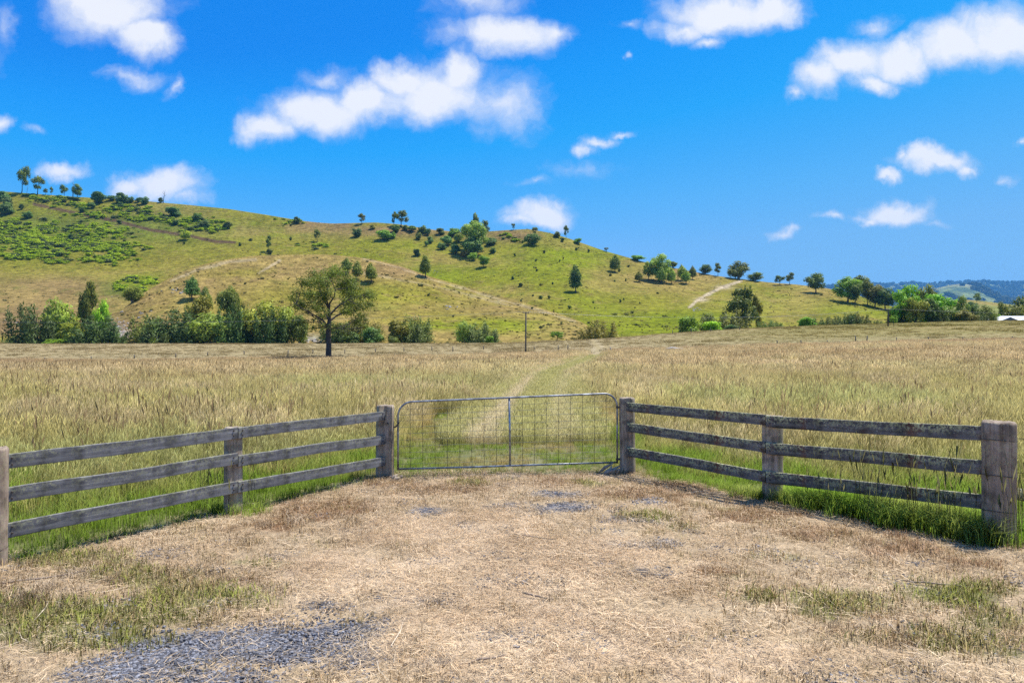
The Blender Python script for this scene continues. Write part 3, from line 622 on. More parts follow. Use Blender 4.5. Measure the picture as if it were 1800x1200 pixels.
def pebbles(seed, n, rad, s0, s1):
    g = np.random.default_rng(seed); V, Fc, Rr = [], [], []
    for i in range(n):
        a = g.uniform(0, 6.28); q = rad*math.sqrt(g.uniform()); s = g.uniform(s0, s1)*(.6+.6*g.uniform()); k = len(V)
        cx, cy = q*math.cos(a), q*math.sin(a); yaw = g.uniform(0, 6.28); nn = 5; sx, sy = s*g.uniform(.8, 1.3), s
        r0 = g.uniform()
        for zz, f in ((-.2*s, 1.0), (.35*s, .9)):
            for j in range(nn):
                t = yaw+j*2*math.pi/nn+g.uniform(-.25, .25); V.append((cx+sx*f*math.cos(t), cy+sy*f*math.sin(t), zz)); Rr.append(r0)
        V.append((cx+g.uniform(-.2, .2)*s, cy+g.uniform(-.2, .2)*s, s*g.uniform(.55, .85))); Rr.append(r0)
        for j in range(nn):
            j2 = (j+1) % nn; Fc += [(k+j, k+j2, k+nn+j2), (k+j, k+nn+j2, k+nn+j), (k+nn+j, k+nn+j2, k+2*nn)]
    return np_mesh("pebbles", V, np.array(Fc), M_GRAVEL, False, {'r': np.array(Rr)})
peb = [pebbles(260+i, 70, .20, .006, .013) for i in range(5)]
x, y = yard(16000); mk = masks(x, y)['gravel']; k = RNG.uniform(0, 1, len(x)) < np.clip(mk*1.0-.05, .012, .8); x, y = x[k], y[k]
scatter("gravel", place(x, y, 0), RNG.uniform(0, 6.28, len(x)), RNG.uniform(.8, 1.2, len(x)), RNG.integers(0, 5, len(x)), peb, "blue grey crushed gravel showing through the straw on the driveway", "gravel")

# ------------------------------------------------------------------ timber fences and gate
def wood(name, axis, dark, light, lichen=0.0, red=0.0, warm_base=0.0):
    m = NT(name); sc = [28, 28, 28]; sc[axis] = 1.4
    g = m.coord('Object', tuple(sc)); oc = m.coord('Object')
    n1 = m.noise(g, 1.0, 6, .65, .6); n2 = m.noise(oc, 5, 4, .6); n3 = m.noise(oc, 55, 3, .6)
    c = m.mix(m.ramp(n1, .32, .68), dark, light); c = m.scale(c, m.ramp(n2, .3, .7, .78, 1.18))
    cr = m.ramp(n1, .30, .36); c = m.scale(c, m.math('MULTIPLY_ADD', cr, .6, .4))
    if red:
        c = m.mix(m.math('MULTIPLY', m.ramp(m.noise(oc, 3.1, 3, .5), .56, .66), red), c, (.13, .055, .035))
    if warm_base:
        c = m.mix(m.math('MULTIPLY', m.ramp(m.noise(m.coord('Object', (9, 9, .9)), 1, 3), .50, .66), warm_base), c, (.23, .15, .085))
    if lichen:
        sp = m.ramp(m.noise(oc, 30, 5, .70), .47, .55); ar = m.ramp(m.noise(oc, 2.3, 3), .36, .52)
        z = m.n('ShaderNodeSeparateXYZ'); m.l(oc, z.inputs[0]); up = m.ramp(z.outputs[2], -.04, .05, .05, 1.0)
        c = m.mix(m.math('MULTIPLY', m.math('MULTIPLY', sp, ar), m.math('MULTIPLY', up, lichen)), c, (.50, .50, .27))
        sp2 = m.ramp(m.noise(oc, 60, 2, .5), .66, .70); c = m.mix(m.math('MULTIPLY', sp2, lichen*.7), c, (.42, .42, .36))
        dk = m.ramp(m.noise(oc, 4.2, 4), .5, .62); c = m.scale(c, m.math('MULTIPLY_ADD', dk, -.45, 1.0))
    m.put(m.b.inputs['Base Color'], c); m.b.inputs['Roughness'].default_value = .85
    m.bump(m.math('ADD', n1, m.math('MULTIPLY', n3, .35)), .55, .0025); return m.m
M_RAIL_L = wood("grey_rail_wood", 0, (.075, .074, .08), (.25, .245, .255), .4)
M_RAIL_R = wood("lichened_rail_wood", 0, (.060, .055, .052), (.20, .185, .18), 1.0, .75)
M_POST = wood("post_wood", 2, (.18, .135, .10), (.48, .385, .315), .25, 0, .6)
M_POSTB = wood("big_post_wood", 2, (.17, .118, .085), (.41, .32, .255), .2, 0, .25)
M_WIRE = NT("rusty_wire"); M_WIRE.b.inputs['Metallic'].default_value = .5; M_WIRE.b.inputs['Roughness'].default_value = .6; M_WIRE.put(M_WIRE.b.inputs['Base Color'], (.09, .075, .065)); M_WIRE = M_WIRE.m
mgal = NT("galvanised_pipe"); gn = mgal.noise(mgal.coord('Object'), 9, 4, .6)
mgal.put(mgal.b.inputs['Base Color'], mgal.mix(mgal.ramp(gn, .4, .65), (.16, .165, .175), (.42, .44, .46))); mgal.b.inputs['Metallic'].default_value = .65; mgal.b.inputs['Roughness'].default_value = .42; M_GALV = mgal.m

M_DULL = NT('dull_wire'); M_DULL.put(M_DULL.b.inputs['Base Color'], (.22, .22, .21)); M_DULL = M_DULL.m
def tube(name, pts, rad, mat, n=8, caps=True):
    pts = [Vector(p) for p in pts]; rad = rad if isinstance(rad, (list, tuple, np.ndarray)) else [rad]*len(pts)
    V, Fc = [], []; up = None
    for i, p in enumerate(pts):
        t = (pts[min(i+1, len(pts)-1)]-pts[max(i-1, 0)]).normalized()
        if up is None: up = Vector((0, 0, 1)) if abs(t.z) < .9 else Vector((1, 0, 0))
        s = t.cross(up).normalized(); u = s.cross(t).normalized(); up = u
        for j in range(n):
            a = 2*math.pi*j/n; V.append(p+(s*math.cos(a)+u*math.sin(a))*rad[i])
    for i in range(len(pts)-1):
        for j in range(n):
            j2 = (j+1) % n; Fc.append((i*n+j, i*n+j2, (i+1)*n+j2, (i+1)*n+j))
    tri = []
    if caps:
        for b, o in ((0, 1), ((len(pts)-1)*n, -1)):
            k = len(V); V.append(pts[0] if b == 0 else pts[-1])
            for j in range(n): tri.append((b+(j+1) % n, b+j, k) if o == 1 else (b+j, b+(j+1) % n, k))
    return np_mesh(name, [tuple(v) for v in V], [np.array(Fc), np.array(tri)] if tri else np.array(Fc), mat, True)
def post_mesh(r, h, seed, notch=None, lean=0.0, mat=None, flare=.03, taper=.0):
    """round split post; notch = (ux, uy, nx, ny, a, b): cut away where along > a*r and normal > b*r"""
    n = 40; zs = list(np.linspace(-.35, h-.03, 15))+[h-.012, h]; g = np.random.default_rng(seed)
    V, Fc = [], []
    ang = np.arange(n)*2*math.pi/n
    lump = .05*np.sin(2*ang+g.uniform(0, 6))+.03*np.sin(3*ang+g.uniform(0, 6)); crack = np.zeros(n)
    for _ in range(3): crack[g.integers(0, n)] -= g.uniform(.06, .14)
    for i, z in enumerate(zs):
        f = 1+flare*max(0, 1-z/.35)+.01*math.sin(z*5+seed)+taper*(z/h)
        if z >= h: f *= .90
        elif z > h-.02: f *= .965
        for j in range(n):
            rr = r*f*(1+lump[j]+crack[j]*(.4+.6*z/h)+.012*g.normal()); x, y = rr*math.cos(ang[j]), rr*math.sin(ang[j])
            if notch:
                ux, uy, nx, ny, a, b = notch; al = x*ux+y*uy; no = x*nx+y*ny
                if al > a*r and no > b*r: x -= nx*(no-b*r); y -= ny*(no-b*r)
            V.append((x+lean*z, y, z+(g.normal()*.004 if z >= h-.02 else 0)))
    for i in range(len(zs)-1):
        for j in range(n): Fc.append((i*n+j, i*n+(j+1) % n, (i+1)*n+(j+1) % n, (i+1)*n+j))
    k = len(V); V.append((lean*h, 0, h+.003)); top = (len(zs)-1)*n
    tri = [(top+j, top+(j+1) % n, k) for j in range(n)]
    me = np_mesh("post", V, [np.array(Fc), np.array(tri)], mat or M_POST, True); me.polygons.foreach_set('use_smooth', np.array([True]*len(Fc)+[False]*len(tri)))
    return me
def rail_mesh(L, hgt, thk, seed, mat):
    g = np.random.default_rng(seed); n = max(12, int(L/.09)); V, Fc = [], []
    e = .003; prof = [(-thk/2+e, -hgt/2), (thk/2-e, -hgt/2), (thk/2, -hgt/2+e), (thk/2, 0), (thk/2, hgt/2-e), (thk/2-e, hgt/2), (-thk/2+e, hgt/2), (-thk/2, hgt/2-e), (-thk/2, 0), (-thk/2, -hgt/2+e)]
    p1, p2, p3 = g.uniform(0, 50, 3)
    for i in range(n+1):
        x = -L/2+L*i/n; wob = (noise2(x*1.1, p1)-.5)*.022; t2 = (noise2(x*5, p2)-.5)*.006; b2 = (noise2(x*4, p3)-.5)*.007; fw = (noise2(x*.9, p2+9)-.5)*.012
        for (y, z) in prof: V.append((x, y+fw, z+wob+(t2 if z > 0 else b2 if z < 0 else 0)))
    m_ = len(prof)
    for i in range(n):
        for j in range(m_): Fc.append((i*m_+j, (i+1)*m_+j, (i+1)*m_+(j+1) % m_, i*m_+(j+1) % m_))
    me_v = V; q = [np.array(Fc)]
    caps = [list(range(m_))[::-1], [n*m_+j for j in range(m_)]]; tr = []
    for c in caps:
        for j in range(1, m_-1): tr.append((c[0], c[j], c[j+1]))
    me = np_mesh("rail", me_v, q+[np.array(tr)], mat, False); return me
BOLT = tube('bolt', [(0, 0, -.012), (0, 0, .004), (0, 0, .006)], [.010, .010, .007], M_WIRE, 8)
def add_rail(parent, p0, p1, hgt, thk, seed, mat):
    p0, p1 = Vector(p0), Vector(p1); d = p1-p0; o = link("rail", rail_mesh(d.length, hgt, thk, seed, mat), parent)
    yaw = math.atan2(d.y, d.x); pitch = -math.atan2(d.z, math.hypot(d.x, d.y))
    o.matrix_local = Matrix.Translation((p0+p1)/2-parent.location) @ Matrix.Rotation(yaw, 4, 'Z') @ Matrix.Rotation(pitch, 4, 'Y')
    side = 1.0 if (parent.matrix_basis @ o.matrix_local).inverted().to_3x3() @ Vector((0, -1, 0)) @ Vector((0, 1, 0)) > 0 else -1.0
    for ex in (-1, 1):
        for zz in (-.028, .032):
            b = link("bolt", BOLT, o); b.location = (ex*(d.length/2-.055), side*(thk/2+.004), zz); b.rotation_euler = (math.pi/2, 0, 0)
    return o
def add_post(parent, x, y, me):
    o = link("post", me, parent); o.location = Vector((x, y, float(ground_z(x, y))))-parent.location; return o
def band(parent_post, r, z, mat=M_WIRE):
    pts = [(math.cos(a)*r, math.sin(a)*r, z+.008*math.sin(2*a)) for a in np.linspace(0, 2*math.pi, 33)]
    return link("wire_band", tube("wire_band", pts, .0035, mat, 5, False), parent_post)
def nrm(a, b):   # unit along a->b, and the normal toward the camera
    u = Vector((b[0]-a[0], b[1]-a[1], 0)).normalized(); n = Vector((-u.y, u.x, 0)); n = n if n.y < 0 else -n; return u, n
# left wing
u, n = nrm(LG, LF); fl = empty("rail_fence", (*LM, float(ground_z(*LM))), "weathered blue grey three rail timber fence running left from the gate", "fence", "timber rail fences beside the gate")
pf = add_post(fl, LF[0]-.045, LF[1], post_mesh(.116, 1.10, 11, None, .01, M_POSTB))
for z in (.155, .50, .86): band(pf, .121, z)
add_post(fl, *LM, post_mesh(.104, 1.07, 12, (u.x, u.y, n.x, n.y, -9, .55), .0))
pg = add_post(fl, *LG, post_mesh(.142, 1.115, 13, (u.x, u.y, n.x, n.y, .15, .05), .01))
offm = n*(.104*.55+.022)
for k, (za, zm1, zm2, zb) in enumerate(((.955, .955, .955, .945), (.632, .625, .615, .58), (.30, .288, .285, .235))):
    zf = float(ground_z(*LF)); zm = float(ground_z(*LM)); zg = float(ground_z(*LG))
    A = Vector((*LF, 0))-u*.05+n*.02; Mi = Vector((*LM, 0))+offm; B = Vector((*LG, 0))+u*.045+n*(.142*.05+.03)
    add_rail(fl, (A.x, A.y, za+.0), (Mi.x-u.x*.0, Mi.y-u.y*.0, zm1+.02), .138, .036, 30+k, M_RAIL_L)
    Mj = Mi-u*.012
    add_rail(fl, (Mj.x, Mj.y, zm2+.012), (B.x, B.y, zb), .136, .036, 40+k, M_RAIL_L)
# right wing
u, n = nrm(RG, RF); fr = empty("rail_fence", (*RM, float(ground_z(*RM))), "dark lichen covered three rail timber fence running right from the gate", "fence", "timber rail fences beside the gate")
pf = add_post(fr, *RF, post_mesh(.158, 1.255, 21, None, .0, M_POSTB, .0, -.02))
for z in (.33, .70, 1.07): band(pf, .161, z)
add_post(fr, *RM, post_mesh(.126, 1.13, 22, (u.x, u.y, n.x, n.y, -9, .5)))
add_post(fr, *RG, post_mesh(.128, 1.215, 23, (u.x, u.y, n.x, n.y, .3, .3), -.008))
offm = n*(.126*.5+.022)
for k, (zg, zm1, zm2, zf) in enumerate(((1.05, 1.05, 1.04, 1.125), (.715, .690, .675, .765), (.325, .30, .295, .395))):
    A = Vector((*RG, 0))+u*.045+n*(.128*.3+.03); Mi = Vector((*RM, 0))+offm-u*.05; B = Vector((*RF, 0))-u*.02+n*.03
    add_rail(fr, (A.x, A.y, zg), (Mi.x, Mi.y, zm1), .142, .038, 50+k, M_RAIL_R)
    Mj = Mi+u*.012
    add_rail(fr, (Mj.x, Mj.y, zm2), (B.x, B.y, zf), .152, .038, 60+k, M_RAIL_R)
# wire fence going on to the right and to the left
def wire_fence(name, label, pts, hs, wires, post_r, dark=M_POSTB, group=None, rail=None, seed=0):
    z0 = [float(ground_z(*p)) for p in pts]; e = empty(name, (pts[0][0], pts[0][1], z0[0]), label, "fence", group)
    for i, p in enumerate(pts):
        if hs[i] > 0:
            o = link("post", post_mesh(post_r, hs[i], 70+i+seed, None, random.uniform(-.04, .04), dark), e); o.location = Vector((p[0], p[1], z0[i]))-e.location
    for w in wires:
        for i in range(len(pts)-1):
            a = Vector((pts[i][0], pts[i][1], z0[i]+w)); b = Vector((pts[i+1][0], pts[i+1][1], z0[i+1]+w)); mid = (a+b)/2-Vector((0, 0, .02))
            link("wire", tube("wire", [a-e.location, mid-e.location, b-e.location], .003, M_WIRE, 4), e)
    return e
wr = wire_fence("wire_fence", "barbed wire strand fence with a dark log rail leaving the big post on the right", [(RF[0]+.15, RF[1]), (8.3, 6.95), (12.5, 6.8)], [0, 1.2, 1.2], (1.08, .72), .11)
o = link("log_rail", tube("log_rail", [(-.02, .12, .50), (.5, .10, .40), (1.4, .05, .30), (3.1, -.1, .12)], [.06, .07, .065, .06], M_RAIL_R, 12), wr)
wire_fence("wire_fence", "wire strand fence leaving the banded corner post on the left", [(LF[0]-.13, LF[1]), (-8.5, 6.0), (-12.5, 5.6)], [0, 1.1, 1.1], (.86, .5, .155), .11)
# gate
gl, gr = Vector((-1.79, 10.72, 0)), Vector((1.70, 11.03, 0)); ga = (gr-gl).normalized(); GW = (gr-gl).length
gate = empty("farm_gate", (gl.x, gl.y, 0.0), "galvanised pipe farm gate with wire mesh closed across the track", "gate")
def gp(s, t):   # s along 0..1, t height 0..1
    zb = lerp(.085, .135, s); zt = lerp(1.145, 1.265, s); p = gl+ga*GW*s; return Vector((p.x, p.y, zb+(zt-zb)*t))-gate.location
cor = .20; pts = [gp(0, 0), gp(0, .35), gp(0, 1-cor)]
for a in np.linspace(0, math.pi/2, 9)[1:]: pts.append(gp((1-math.cos(a))*cor*1.1/GW, 1-cor+math.sin(a)*cor))
pts += [gp(.3, 1), gp(.5, 1), gp(.7, 1)]
for a in np.linspace(0, math.pi/2, 9): pts.append(gp(1-(1-math.sin(a))*cor*1.1/GW, 1-cor+math.cos(a)*cor))
pts += [gp(1, .4), gp(1, 0)]
link("gate_frame", tube("gate_frame", pts, .0160, M_GALV, 12), gate)
link("bottom_rail", tube("bottom_rail", [gp(.003, .012), gp(.35, .008), gp(.7, .012), gp(.997, .012)], 0.0150, M_GALV, 12), gate)
link("centre_stile", tube("centre_stile", [gp(.5, .985), gp(.503, .5), gp(.504, .02)], .0155, M_GALV, 12), gate)
wires = []
for half in (0, .504):
    for k in range(1, 9):
        s = half+.497*(k/9.0)+(.002 if half else 0)
        jj = [random.uniform(-.002, .002) for _ in range(3)]; wires.append([gp(s+jj[0], .985), gp(s+jj[1], .6), gp(s+jj[2], .3), gp(s, .02)])
for t in (.085, .17, .255, .345, .44, .535, .63, .725, .81, .895):
    wires.append([gp(.006, t), gp(.25, t+random.uniform(-.006, .006)), gp(.5, t), gp(.75, t+random.uniform(-.006, .006)), gp(.994, t)])
for w_ in wires: link("wire", tube("wire", w_, .0030 if len(w_) == 4 else .0024, M_WIRE if len(w_) == 4 else M_DULL, 5), gate)
lh = link("gate_chain", tube("gate_chain", [gp(0, .68)+Vector((.02, -.02, .02)), gp(0, .66)+Vector((-.03, -.05, -.02)), gp(0, .66)+Vector((-.09, -.06, -.02)), gp(0, .68)+Vector((-.15, -.10, .03))], .012, M_WIRE, 8), gate)
hp = lambda t: gp(1, t)
link("hinge", tube("hinge", [hp(.80)+Vector((-.02, -.01, 0)), hp(.80)+Vector((.02, -.012, 0)), hp(.80)+Vector((.09, 0, -.005))], .017, M_WIRE, 10), gate)
link("hinge", tube("hinge", [hp(.06)+Vector((-.02, -.01, 0)), hp(.06)+Vector((.09, 0, 0))], .017, M_WIRE, 10), gate)
# splintered bark at the post feet
def bark(name, x, y, label, n, seed, s):
    g = np.random.default_rng(seed); e = empty(name, (x, y, float(ground_z(x, y))), label, "timber debris")
    for k in range(n):
        a = g.uniform(-.5, 2.2)+math.pi*.55; L = s*g.uniform(.6, 1.2); p0 = Vector((g.uniform(-.08, .08), g.uniform(-.06, .06), L*g.uniform(.35, .75))); p1 = Vector((p0.x-abs(math.cos(a))*L, p0.y-.1*g.uniform(), .0))
        link("splinter", tube("splinter", [p0, (p0+p1)/2+Vector((0, 0, .02)), p1], [.012, .028, .006], M_POST, 6), e)
bark("bark_heap", 1.66, 10.86, "splintered dark timber leaning on the foot of the right gate post", 9, 5, .24)
bark("bark_heap", -1.74, 10.52, "bark scraps on the ground by the left gate post", 5, 6, .14)
# fallen twigs on the driveway
def twig(px, py, L, ang, label, seed):
    y = H*F/(py-600); x = (px-900)/F*y; g = np.random.default_rng(seed); P = []
    for i in range(6):
        t = i/5-.5; P.append((math.cos(ang)*L*t+g.normal()*.01, math.sin(ang)*L*t+g.normal()*.012, .012+.01*g.uniform()))
    o = link("twig", tube("twig", P, [.004, .007, .008, .007, .005, .003], M_POSTB, 6)); o.location = (x, y, float(ground_z(x, y))+.008)
    tag(o, label, "twig")
twig(935, 951, .50, -.45, "curved dark twig on the straw nearest the gate", 1); twig(945, 1052, .30, -.5, "short dark twig in the middle of the straw driveway", 2); twig(855, 1161, .28, .35, "thin dark twig near the bottom middle of the driveway", 3)
twig(1640, 1025, .55, -.35, "long dark stick on the right verge below the rusty tussocks", 4); twig(90, 1014, .75, .5, "long grey stick on the left verge near the banded post", 5); twig(1058, 1013, .15, -.8, "tiny dark twig on the straw beside the gravel patch right of the middle", 6)
# ------------------------------------------------------------------ trees
def leaf_mat(name, base, var=.8, trans=.3):
    m = NT(name); r = m.attr('r').outputs['Fac']; oi = m.n('ShaderNodeObjectInfo')
    c = m.mix(1.0, base, oi.outputs['Color'], 'MULTIPLY'); c = m.scale(c, m.math('MULTIPLY_ADD', r, var, 1-var*.5))
    dry = m.ramp(r, .82, 1.0, 0, .45); c = m.mix(dry, c, m.scale(c, 1.5))
    m.b.inputs['Roughness'].default_value = .6; m.b.inputs['Specular IOR Level'].default_value = .3; m.leafy(c, trans); return m.m
M_LEAF = leaf_mat("tree_leaves", (.185, .215, .042), 1.0, .38); M_NEEDLE = leaf_mat("she_oak_needles", (.165, .190, .050), 1.0, .34)
def bark_mat(name, a, b):
    m = NT(name); n1 = m.noise(m.coord('Object', (6, 6, 1.2)), 3, 5, .6); m.put(m.b.inputs['Base Color'], m.mix(m.ramp(n1, .35, .65), a, b)); m.bump(n1, .6, .03); return m.m
M_BARK = bark_mat("dark_bark", (.035, .03, .027), (.10, .088, .08)); M_PALEBARK = bark_mat("pale_bark", (.12, .11, .10), (.30, .285, .26)); M_DEAD = bark_mat("dead_wood", (.10, .095, .09), (.26, .25, .24))
def crown_mesh(name, blobs, n, size, aspect, seed, mat, shell=.45, up=0.0, outw=.75):
    """leaf sprays spread through blobs (x,y,z,rx,rz)"""
    g = np.random.default_rng(seed); B = np.array(blobs, float); w = B[:, 3]**1.6*np.maximum(B[:, 4], .02)**.8; w /= w.sum()
    k = g.choice(len(B), n, p=w); d = g.normal(size=(n, 3)); d /= np.linalg.norm(d, axis=1)[:, None]
    q = g.uniform(0, 1, n)**shell; lump = .80+.4*noise2(d[:, 0]*2.3+k*7.1, d[:, 2]*2.3+d[:, 1]*2, seed % 97)
    c = B[k, :3]+d*(q*lump)[:, None]*np.stack([B[k, 3], B[k, 3], B[k, 4]], 1)
    nv = d*outw+g.normal(size=(n, 3))*.55+np.array([0, 0, .35]); nv /= np.linalg.norm(nv, axis=1)[:, None]
    a = np.cross(nv, g.normal(size=(n, 3))); a /= np.linalg.norm(a, axis=1)[:, None]
    if up: a = a*(1-up)+np.array([0, 0, 1.0])*up+d*.25; a /= np.linalg.norm(a, axis=1)[:, None]
    b = np.cross(nv, a); b /= np.maximum(np.linalg.norm(b, axis=1), 1e-6)[:, None]
    s = size*g.uniform(.6, 1.35, n); L = s[:, None]*a*.5; Wd = (s*aspect)[:, None]*b*.5
    sk = g.uniform(-.35, .35, n)[:, None]; V = np.stack([c-L, c-Wd+L*sk*.5, c+L+nv*s[:, None]*.12, c+Wd+L*sk], 1).reshape(-1, 3)
    cr = g.uniform(0, 1, len(B)); r = np.clip(.5*g.uniform(0, 1, n)+.5*cr[k], 0, 1)
    me = np_mesh(name, V, np.arange(n*4).reshape(-1, 4), mat, True, {'r': np.repeat(r, 4)})
    return set_normals(me, np.repeat(d*.55+nv*.6+np.array([0, 0, .2]), 4, 0))
def join_parts(name, meshes, mat):
    V, F4, F3, o = [], [], [], 0
    for me in meshes:
        n = len(me.vertices); v = np.zeros(n*3, np.float32); me.vertices.foreach_get('co', v); V.append(v.reshape(-1, 3))
        for p in me.polygons: (F4 if len(p.vertices) == 4 else F3).append([i+o for i in p.vertices])
        o += n; bpy.data.meshes.remove(me)
    f = [np.array(x) for x in (F4, F3) if x]
    return np_mesh(name, np.concatenate(V), f, mat, True)
def limbs(name, base_r, fork, blobs, seed, mat, top=.75, n=6, lean=0.0, twig=.16, kink=.035, stems=1):
    g = np.random.default_rng(seed); ms = []
    for s in range(stems):
        sx, sy = (0, 0) if stems == 1 else (g.uniform(-.14, .14), g.uniform(-.14, .14))
        P = [(sx*.3+lean*t+kink*math.sin(t*7+seed+s)*t+sx*t, sy*t+kink*.6*math.cos(t*6+s)*t, top*t-.02) for t in np.linspace(0, 1, 8)]
        ms.append(tube("t", P, [base_r*(1.25 if i == 0 else 1)*(1-.8*i/7) for i in range(8)], None, 8, False))
        tr = [Vector(p) for p in P]
    for (x, y, z, rx, rz) in blobs:
        h = math.hypot(x, y); z0 = min(max(fork, z-.35*h-rz*.8-g.uniform(0, .1)), z-.02, top*.95); f = max(0, min(.999, z0/top)); i = min(6, int(f*7)); a = tr[i].lerp(tr[i+1], f*7-i)
        c = Vector((x, y, z)); m1 = a.lerp(c, .45)+Vector((g.uniform(-.5, .5)*kink*2, g.uniform(-.5, .5)*kink*2, -.05*h)); r0 = base_r*(1-.75*f)*.55
        pts = [(1-t)**2*a+2*t*(1-t)*m1+t*t*c for t in np.linspace(0, 1, 6).tolist()]
        ms.append(tube("l", pts, list(np.linspace(r0, r0*.22, 6)), None, n, False))
        for _ in range(3):
            e = c+Vector(g.normal(size=3).tolist())*float(rx)*.75; s0 = pts[int(g.integers(2, 5))]
            ms.append(tube("w", [s0, s0.lerp(e, .5)+Vector((0, 0, .012)), e], [r0*.32, r0*twig*1.3, r0*twig*.6], None, 4, False))
    return join_parts(name, ms, mat)
def dome_blobs(g, n, cz, rx, rz, br, low=-.4):
    out = []
    for i in range(n):
        t = g.uniform(low, 1); a = i*2.4+g.uniform(-.4, .4); rr = math.sqrt(max(0, 1-t*t))*g.uniform(.55, .85); q = g.uniform(.75, 1.1)
        out.append((rr*rx*math.cos(a), rr*rx*math.sin(a), cz+t*rz*.78, br*q, br*q*.85))
    return out
PROTO = {}
def make_protos():
    for v in range(4):
        g = np.random.default_rng(900+v)
        bl = dome_blobs(g, 19, .56, .40, .44, .18, -.8)+[(0, 0, .62, .22, .24)]
        PROTO['gum', v] = (limbs("trunk", .028, .22, bl, 10+v, M_BARK, .7), crown_mesh("crown", bl, 3400, .060, .62, 20+v, M_LEAF))
        bl = dome_blobs(g, 12, .58, .36, .40, .155, -.8)+[(0, .02, .70, .16, .16)]
        PROTO['open', v] = (limbs("trunk", .026, .30, bl, 30+v, M_BARK, .74, kink=.07), crown_mesh("crown", bl, 1500, .066, .6, 40+v, M_LEAF))
        bl = dome_blobs(g, 12, .46, .40, .50, .20, -.7)+[(0, 0, .45, .32, .36)]
        PROTO['dome', v] = (limbs("trunk", .03, .05, bl[:7], 50+v, M_BARK, .5, stems=2), crown_mesh("crown", bl, 2200, .085, .62, 60+v, M_LEAF, .3))
        bl = []
        for k in range(9):
            a = k*2.4; rr = .40*math.sqrt((k+.3)/9); hh = g.uniform(.62, 1.0)*(1-.25*rr/.4)
            for t in np.linspace(.12, 1, 6): bl.append((rr*math.cos(a)*(1+.2*t), rr*math.sin(a)*(1+.2*t), hh*t*.97, .20*(1.12-t)**.6+.02, .13))
        PROTO['oak', v] = (limbs("trunk", .018, .03, bl[5::6][:6], 70+v, M_BARK, .6, stems=4, kink=.03), crown_mesh("crown", bl, 5200, .070, .32, 80+v, M_NEEDLE, .6, .45))
        bl = dome_blobs(g, 16, .50, .42, .46, .19, -.9)+[(0, 0, .40, .30, .30), (0, 0, .7, .2, .2)]
        PROTO['bush', v] = (limbs("trunk", .020, .06, bl[:9], 90+v, M_PALEBARK, .62, stems=3, kink=.05), crown_mesh("crown", bl, 3000, .066, .55, 95+v, M_LEAF, .45, .15))
        bl = [(g.uniform(-.03, .03), g.uniform(-.03, .03), z, .34*math.sin(min(1, (1.06-z)/.55)*1.45)*g.uniform(.85, 1.1)+.03, .13) for z in np.linspace(.30, .95, 9)]+[(g.uniform(-.3, .3), g.uniform(-.3, .3), z, .16, .12) for z in (.38, .5, .55, .66, .45)]
        PROTO['oval', v] = (limbs("trunk", .03, .16, bl[9:], 110+v, M_BARK, .8, kink=.015), crown_mesh("crown", bl, 2400, .075, .6, 115+v, M_LEAF, .4))
        ms = [tube("t", [(.0, 0, -.03), (.01*v, .0, .3), (.05, .01, .65), (.04+.05*v, 0, 1.0)], [.030, .026, .017, .006], None, 7, True)]
        for k in range(4):
            z = .35+.14*k; a = g.uniform(0, 6.28); ms.append(tube("b", [(.03, 0, z), (.03+.12*math.cos(a), .12*math.sin(a), z+.10), (.03+.17*math.cos(a), .17*math.sin(a), z+.2)], [.011, .008, .003], None, 5, True))
        PROTO['dead', v] = (join_parts("trunk", ms, M_DEAD), None)
make_protos()
TINT = {'D': (.58, .76, .66), 'M': (1.0, 1.1, .9), 'L': (1.85, 2.0, 1.25), 'O': (1.45, 1.25, .85), 'B': (.80, 1.15, 1.3), 'Y': (2.1, 2.5, .75), 'G': (1.35, 1.15, 1.15), 'P': (1.9, 1.85, 1.6), 'V': (1.15, 1.75, .65), 'W': (1.9, 1.35, 1.2)}
NAMES = {'gum': 'gum_tree', 'open': 'gum_tree', 'dome': 'round_shrub', 'oak': 'she_oak_tree', 'bush': 'leafy_tree', 'oval': 'young_tree', 'dead': 'dead_tree'}
CATS = {'gum': 'tree', 'open': 'tree', 'dome': 'shrub', 'oak': 'tree', 'bush': 'tree', 'oval': 'tree', 'dead': 'dead tree'}
def tree(kind, px, base, top, width, tint, label, group, d=None, lean=0.0, objs=TERR):
    if d: loc = Vector(((px-900)/F*d, d, 0)); loc.z = drop(loc.x, d)
    else: loc = cast(px, base, objs)
    hgt = max(.6, H+(600-top)/F*loc.y-loc.z); wid = width/F*loc.y
    v = random.randrange(4); tm, cm = PROTO[kind, v]
    e = empty(NAMES[kind], loc, label, CATS[kind], group)
    rz = random.uniform(0, 6.28) if not lean else 0
    fill = {'gum': .98, 'open': .92, 'dome': .98, 'oak': .72, 'bush': .88, 'oval': .72, 'dead': .35}[kind]
    sx = wid/fill if kind != 'dead' else hgt*.8
    jx, jy = random.uniform(.84, 1.16), random.uniform(.84, 1.16); tl = (random.uniform(-.07, .07), random.uniform(-.07, .07))
    for nm, me in (("trunk", tm), ("crown", cm)):
        if me is None: continue
        o = link(nm, me, e); o.scale = (sx*jx, sx*jy, hgt); o.rotation_euler = (tl[0], lean+tl[1], rz)
        if nm == "crown":
            t = TINT[tint]; j = [random.uniform(.9, 1.12) for _ in range(3)]; o.color = (t[0]*j[0], t[1]*j[1], t[2]*j[2], 1)
    return e
GA = "trees along the creek on the left"; GB = "shrubs and trees along the creek on the right"; GH = "trees standing on the hillside"; GS = "shrubs on the ridge"; GK = "trees on the skyline"; GR = "big gum trees at the right end of the hill"; GL = "dark shrubs on the upper left hill"
D1 = 214.0
